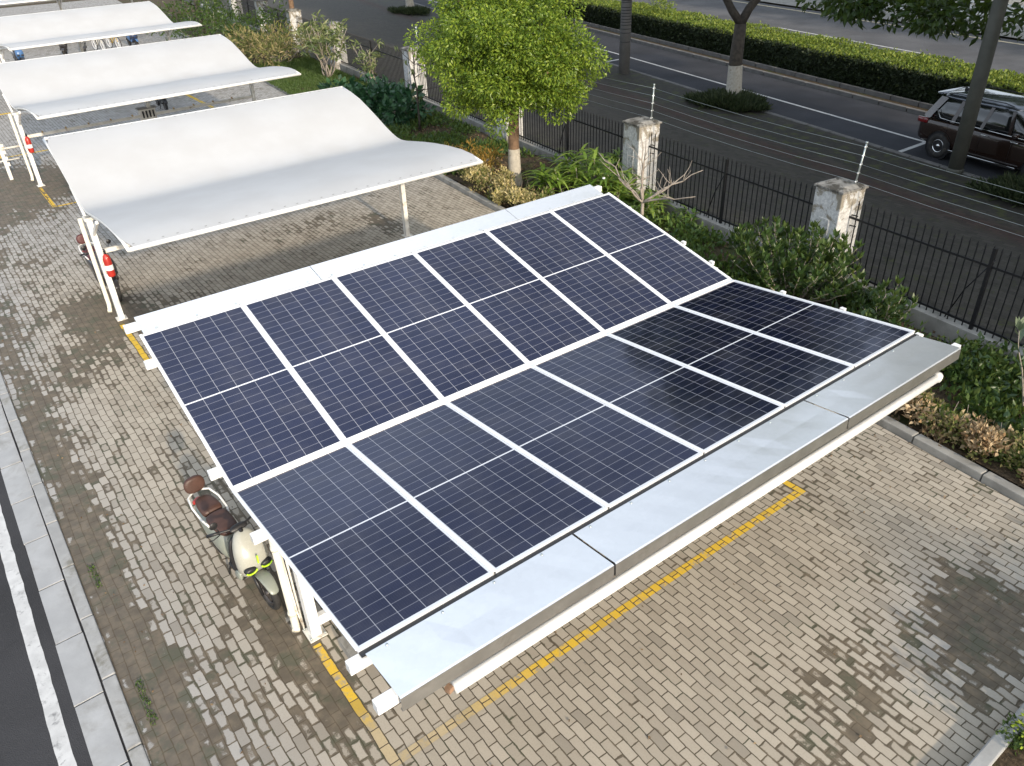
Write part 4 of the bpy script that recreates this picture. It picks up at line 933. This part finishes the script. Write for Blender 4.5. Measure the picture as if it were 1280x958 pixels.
# photinia in front of pillar
def spray(name, label, loc, shoots, ls, mat, w=.2, lpn=16, young=None, cat='shrub'):
    t = thing(name, label, cat, loc); m = MB(); P = []; D = []
    for (bx, by, tx, ty, h) in shoots:
        ps = limb(m, (bx, by, 0), (tx, ty, h), .016, .005, .08, 5, 5); a, b = Vector(ps[-1]), Vector(ps[1])
        for k in range(lpn):
            f = k/lpn; p = b.lerp(a, f**.7); an = k*2.4; d = Vector((math.cos(an), math.sin(an), .35+.9*f))
            P.append(p); D.append(d)
        for k in range(6): an = k*1.05; P.append(a); D.append(Vector((math.cos(an)*.45, math.sin(an)*.45, 1)))
    P = np.array([tuple(p) for p in P]); D = np.array([tuple(p) for p in D]); S = ls*(.7+.5*RNG.random(len(P)))
    leaves('foliage', P, D, S, w, mat, t, .06); m.build('stem', M['twig'], t); return t
rs_ = random.Random(5)
def shoots(n, rx, ry, h0, h1):
    out = []
    for i in range(n):
        a = rs_.uniform(0, 6.28); r = math.sqrt(rs_.random()); x, y = rx*r*math.cos(a), ry*r*math.sin(a); out.append((x*.35, y*.35, x, y, rs_.uniform(h0, h1)*(1-.35*r)))
    return out
spray('photinia_shrub', 'big glossy evergreen shrub in front of the pillar with the zinc post', (11.1, 1.75, .05), shoots(110, .95, 1.4, .75, 1.5), .17, ML['glossy'], .2, 24)
spray('photinia_shrub', 'small glossy shrub low against the fence right of the big one', (11.05, -.15, .05), shoots(16, .4, .45, .5, 1.1), .16, ML['glossy'], .2, 14)
spray('loquat_plant', 'sapling with grey green leaf rosettes at the right edge', (10.1, -2.95, .05), [(0, 0, -.3, .35, 1.45), (0, 0, .4, -.3, 1.4), (0, 0, .55, .5, 1.5), (0, 0, .0, -.6, 1.15), (0, 0, .3, .1, 1.7), (.0, 0, -.5, -.3, 1.2)], .24, ML['loquat'], .17, 10)
# low dark broadleaf
t = shrub('dark_leaf_shrub', 'dark green large-leaved low shrub behind the nearest fabric canopy', (12.5, 20.6, .05), [np.array((random.uniform(-.7, .7), random.uniform(-2.6, 2.6), .35+random.uniform(0, .3))) for i in range(26)], [.55]*26, 210, .26, ML['deep'], .34, .1, 8)
# young bare tree
t = thing('young_tree', 'young thin tree with a few drooping leaves in front of a white pillar', 'tree', (12.25, 17.3, .05)); m = MB(); tip = limb(m, (0, 0, 0), (.05, .05, 2.5), .04, .015, .03, 7, 6); P = []; D = []
for i in range(12):
    q = tip[2+i % 4]; e_ = Vector(q)+Vector((random.uniform(-.7, .7), random.uniform(-.9, .9), random.uniform(.1, .7))); ps = limb(m, q, e_, .014, .005, .1, 5, 4)
    for k in range(4): P.append(tuple(Vector(ps[-1])+Vector((random.uniform(-.1, .1), random.uniform(-.1, .1), 0)))); D.append((random.uniform(-.4, .4), random.uniform(-.4, .4), -1))
m.build('trunk', M['darkbark'], t); leaves('crown', np.array(P), np.array(D), .2+0*RNG.random(len(P)), .14, ML['olive'], t)
# grey-twigged shrub and reeds
def twiggy(label, loc, n, h, spread, mat, ls, lp, name='oleander_shrub', w=.12):
    t = thing(name, label, 'shrub', loc); m = MB(); P = []; D = []
    for i in range(n):
        a = random.uniform(0, 6.28); e_ = Vector((math.cos(a)*spread*random.random(), math.sin(a)*spread*random.random()*1.3, h*random.uniform(.6, 1))); ps = limb(m, (random.uniform(-.1, .1), random.uniform(-.1, .1), 0), e_, .03, .008, .12, 6, 6)
        for b in range(3):
            q = ps[random.choice([3, 4, 5])]; e2 = Vector(q)+Vector((random.uniform(-.5, .5), random.uniform(-.5, .5), random.uniform(0, .5))); p2 = limb(m, q, e2, .010, .004, .12, 5, 3)
            for k in range(lp): P.append(tuple(Vector(p2[-1])+Vector((random.uniform(-.15, .15), random.uniform(-.15, .15), random.uniform(-.15, .1))))); D.append((random.uniform(-.8, .8), random.uniform(-.8, .8), random.uniform(-.7, .6)))
    m.build('stem', M['twig'], t); leaves('foliage', np.array(P), np.array(D), ls*(.7+.6*RNG.random(len(P))), w, mat, t); return t
twiggy('grey-twigged shrub with narrow leaves wrapping a white pillar', (13.9, 27.6, .05), 13, 2.5, 1.3, ML['olive'], .30, 16)
twiggy('narrow-leaved shrub leaning on the fence right of the wrapped pillar', (14.6, 24.6, .05), 6, 1.9, 1.0, ML['olive'], .28, 10)
shrub('dry_reeds', 'dry brown and olive reeds at the foot of the upper fence', (13.9, 32.8, .05), [np.array((random.uniform(-1.6, 1.5), random.uniform(-2.4, 2.4), .4+random.uniform(0, .9))) for i in range(44)], [.55]*44, 230, .24, ML['drygreen'], .09, -.4, 18, .02)
shrub('dark_bushes', 'dark bushes in shade beyond the farthest fabric canopies', (13.3, 40.5, .05), [np.array((random.uniform(-2.2, 2.2), random.uniform(-5, 5), .6+random.uniform(0, 1.2))) for i in range(60)], [.8]*60, 110, .2, ML['dark'], .2, 0, 8, .02)
# dry kerb hedges
def kerb_hedge(label, y0, y1, mats, n, h=.42, off=.55, wd=.34):
    t = thing('kerb_shrubs', label, 'shrub', (0, 0, 0), 0, 'low dry shrubs along the planting kerb')
    for k, (mt, fr) in enumerate(mats):
        m_ = int(n*fr); cl = int((y1-y0)*7); cy = y0+(y1-y0)*RNG.random(cl); cx = off+wd*(RNG.random(cl)-.5)*1.6; cz = .12+h*RNG.random(cl)*.75; i = RNG.integers(0, cl, m_)
        d = ball(m_)*(.20*RNG.random(m_)**.4)[:, None]*np.array([1, 1, .8]); y = cy[i]+d[:, 1]; P = np.stack([8.7+.1*y+cx[i]+d[:, 0], y, np.maximum(.09, cz[i]+d[:, 2])], 1); D = d*3+RNG.normal(size=(m_, 3))*.4+np.array([0, 0, .4])
        leaves('foliage', P, D, .075*(.6+.8*RNG.random(m_)), .26, mt, t)
    m = MB()
    for q in range(int((y1-y0)*14)):
        yy = random.uniform(y0, y1); x = rk(yy)+off+random.uniform(-wd, wd)*.6; limb(m, (x, yy, .05), (x+random.uniform(-.15, .15), yy+random.uniform(-.15, .15), .08+h*random.uniform(.5, 1.1)), .006, .003, .1, 4, 3)
    m.build('stem', M['twig'], t); return t
kerb_hedge('dry cream and brown leaved low shrubs along the right kerb', -4.6, -1.7, [(ML['dry'], .62), (ML['drygreen'], .38)], 5200)
kerb_hedge('greener low shrubs along the kerb under the solar roof corner', -1.7, 1.4, [(ML['drygreen'], .75), (ML['dry'], .25)], 3600)
kerb_hedge('cream yellow low shrubs at the foot of the round green tree', 7.6, 11.9, [(leafmat('cream_leaf', [(.45, .36, .16), (.62, .52, .28), (.30, .28, .08)], .6, .25), .7), (ML['drygreen'], .3)], 6500, .5, .62, .5)
shrub('rusty_shrub', 'orange brown withered shrub beside the limewashed trunk', (10.9, 12.3, .05), [np.array((random.uniform(-.5, .5), random.uniform(-.9, .9), .3+random.uniform(0, .5))) for i in range(16)], [.3]*16, 700, .12, leafmat('rust_leaf', [(.32, .16, .03), (.42, .25, .06), (.2, .16, .03)], .6, .3), .09, -.6, 10)
# corner planting bottom right
t = shrub('corner_shrub', 'sunlit bright green low shrub in the bottom right corner bed', (0, 0, 0), [np.array((x, y, .28+random.uniform(0, .18))) for x in np.arange(4.9, 8.3, .22) for y in (-5.42, -5.72, -6.05, -6.45)], [.26]*64, 2400, .05, leafmat('privet_leaf', [(.10, .17, .02), (.22, .31, .03), (.35, .42, .05)], .4, .35),   .3, 0, 0, .008)
# ground cover in the strip
def cover(name, n, y0, y1, a, b, mat, ls, w, hz, up=.9, patch=None, kind='stuff'):
    y = y0+(y1-y0)*RNG.random(n); f = RNG.random(n); x0 = 8.7+.1*y+a; x1 = 11.7+.118*y-b; x = x0+(x1-x0)*f
    k = np.sin(x*2.7+y*1.3)+np.sin(y*2.9-x)+RNG.normal(size=n)*.6; keep = k > (patch if patch is not None else -9); x, y = x[keep], y[keep]; n = len(x)
    P = np.stack([x, y, .07+hz*RNG.random(n)], 1); D = RNG.normal(size=(n, 3))*.6+np.array([0, 0, up]); return tag(leaves(name, P, D, ls*(.6+.8*RNG.random(n)), w, mat), kind=kind)
cover('ground_cover', 26000, -6, 8, .35, .15, ML['ground'], .11, .26, .22, .8, -.4)
cover('ground_cover', 9000, -6, 1.0, .9, .1, ML['glossy'], .13, .24, .40, .6, .0)
cover('ground_cover', 15000, 12, 24, .3, .1, ML['ground'], .13, .22, .14, .8, -.1)
cover('grass', 34000, 24, 33, .0, .2, ML['grass'], .12, .10, .02, 1.2, -3)
cover('leaf_litter', 9000, -6, 24, .1, .0, ML['litter'], .07, .3, .01, .1)
n = 1500; y = -5+17*RNG.random(n)**1.2; x = -1.3+10*RNG.random(n); kp = RNG.random(n) < np.where((x < -.6) | (x > 6.5), 1., .25)
tag(leaves('fallen_leaf', np.stack([x[kp], y[kp], np.full(kp.sum(), .012)], 1), RNG.normal(size=(kp.sum(), 3))*np.array([1, 1, .08]), .022+.02*RNG.random(kp.sum()), .3, ML['litter'], None, .05), kind='stuff')
# weeds along the left kerb and the corner kerb
n = 1500; y = -4+7*RNG.random(n); cl = np.sin(y*6)+np.sin(y*2.3+1) > .4; y = y[cl]; n = len(y)
tag(leaves('weeds', np.stack([-1.34+.07*RNG.random(n), y, np.full(n, .003)], 1), RNG.normal(size=(n, 3))*.5+np.array([.3, 0, .5]), .024+.014*RNG.random(n), .25, ML['ground']), kind='stuff')
n = 500; tag(leaves('weeds', np.stack([4.80+.35*RNG.random(n), -5.10-.2*RNG.random(n), .02+.10*RNG.random(n)], 1), RNG.normal(size=(n, 3))*.5+np.array([0, .4, .5]), .035+.02*RNG.random(n), .3, ML['grass']), kind='stuff')

# white railing over the far road
t = thing('street_railing', 'white slatted metal railing seen through leaves across the far road', 'railing', (0, 0, 0)); m = MB()
for z in (.25, .5, .75, 1.0): m.box((ux(41.5, 14), 14, z), (.05, 26, .11), (0, 0, -math.atan(.225)))
m.each('rail', M['white'], t); m = MB()
for k in range(14): yy = 2+k*1.9; m.box((ux(41.5, yy), yy, .55), (.08, .08, 1.1))
m.each('post', M['white'], t)
# trees across the far road (they also mirror in the solar glass)
for i, (u, y) in enumerate([(44, -12), (45, -3), (44, 7), (45, 17), (44.5, 28), (45, 40), (44, 54)]):
    tree('far_tree', 'tall dark tree across the far road, number %s counted from the right' % ['one', 'two', 'three', 'four', 'five', 'six', 'seven'][i], 'tree', (ux(u, y), y, 0), (3, .3, .22), (0, 0, 10.5), (5.5, 5.6, 6.8), 80, (1.3, 2.1), 50, .45, ML['dark'], M['darkbark'], limbs=5, group='tall trees across the far road')

# ------------------------------------------------------------------ light, sky, camera
EL = math.atan(.366); az = Vector((-.12, -1, 0)).normalized()
dirv = Vector((az.x*math.cos(EL), az.y*math.cos(EL), math.sin(EL)))
s = bpy.data.lights.new('sun', 'SUN'); s.energy = 3.3; s.angle = R(1.4); s.color = (1, .86, .68)
so = link(bpy.data.objects.new('sun', s)); so.rotation_euler = dirv.to_track_quat('Z', 'Y').to_euler(); so.location = dirv*60
w = bpy.data.worlds.new('World'); scn.world = w; w.use_nodes = True; nt = w.node_tree
sky = nt.nodes.new('ShaderNodeTexSky'); sky.sky_type = 'NISHITA'; sky.sun_disc = False; sky.sun_elevation = EL; sky.sun_rotation = math.atan2(az.x, az.y); sky.dust_density = 4.; sky.ozone_density = 1.; sky.air_density = 1.0
bg = nt.nodes['Background']; 
bw_ = nt.nodes.new('ShaderNodeRGBToBW'); mx = nt.nodes.new('ShaderNodeMix'); mx.data_type = 'RGBA'; mx.inputs[0].default_value = .55
nt.links.new(sky.outputs[0], bw_.inputs[0]); nt.links.new(sky.outputs[0], mx.inputs[6]); nt.links.new(bw_.outputs[0], mx.inputs[7]); 
def N_(t, **k):
    x = nt.nodes.new(t)
    for a, b in k.items(): setattr(x, a, b)
    return x
tc = N_('ShaderNodeTexCoord'); mp_ = N_('ShaderNodeMapping'); mp_.inputs['Scale'].default_value = (1, 1, 2.6); nt.links.new(tc.outputs['Generated'], mp_.inputs[0])
nz = N_('ShaderNodeTexNoise'); nz.inputs['Scale'].default_value = 2.1; nz.inputs['Detail'].default_value = 6; nz.inputs['Roughness'].default_value = .5; nt.links.new(mp_.outputs[0], nz.inputs['Vector'])
cr_ = N_('ShaderNodeMapRange', interpolation_type='SMOOTHSTEP'); cr_.inputs[1].default_value = .34; cr_.inputs[2].default_value = .66; cr_.inputs[3].default_value = .25; cr_.inputs[4].default_value = .85; nt.links.new(nz.outputs['Fac'], cr_.inputs[0])
cl_ = N_('ShaderNodeMix', data_type='RGBA'); nt.links.new(cr_.outputs[0], cl_.inputs[0]); nt.links.new(mx.outputs[2], cl_.inputs[6]); cl_.inputs[7].default_value = (6.0, 6.9, 8.1, 1)
nt.links.new(cl_.outputs[2], bg.inputs[0]); bg.inputs[1].default_value = .15
cam = bpy.data.cameras.new('camera'); co = link(bpy.data.objects.new('camera', cam)); cam.sensor_width = 36; cam.lens = 36*978.8/1280
co.location = (-1.147, -6.039, 6.783); co.rotation_euler = (1.00783, .0341, -.6450); cam.clip_end = 1500; cam.clip_start = .1
scn.camera = co
scn.render.engine = 'CYCLES'; scn.cycles.max_bounces = 6; scn.cycles.transparent_max_bounces = 4
scn.view_settings.view_transform = 'Standard'; scn.view_settings.look = 'None'; scn.view_settings.exposure = .5; scn.view_settings.gamma = 1
scn.render.resolution_x = 1024; scn.render.resolution_y = 766
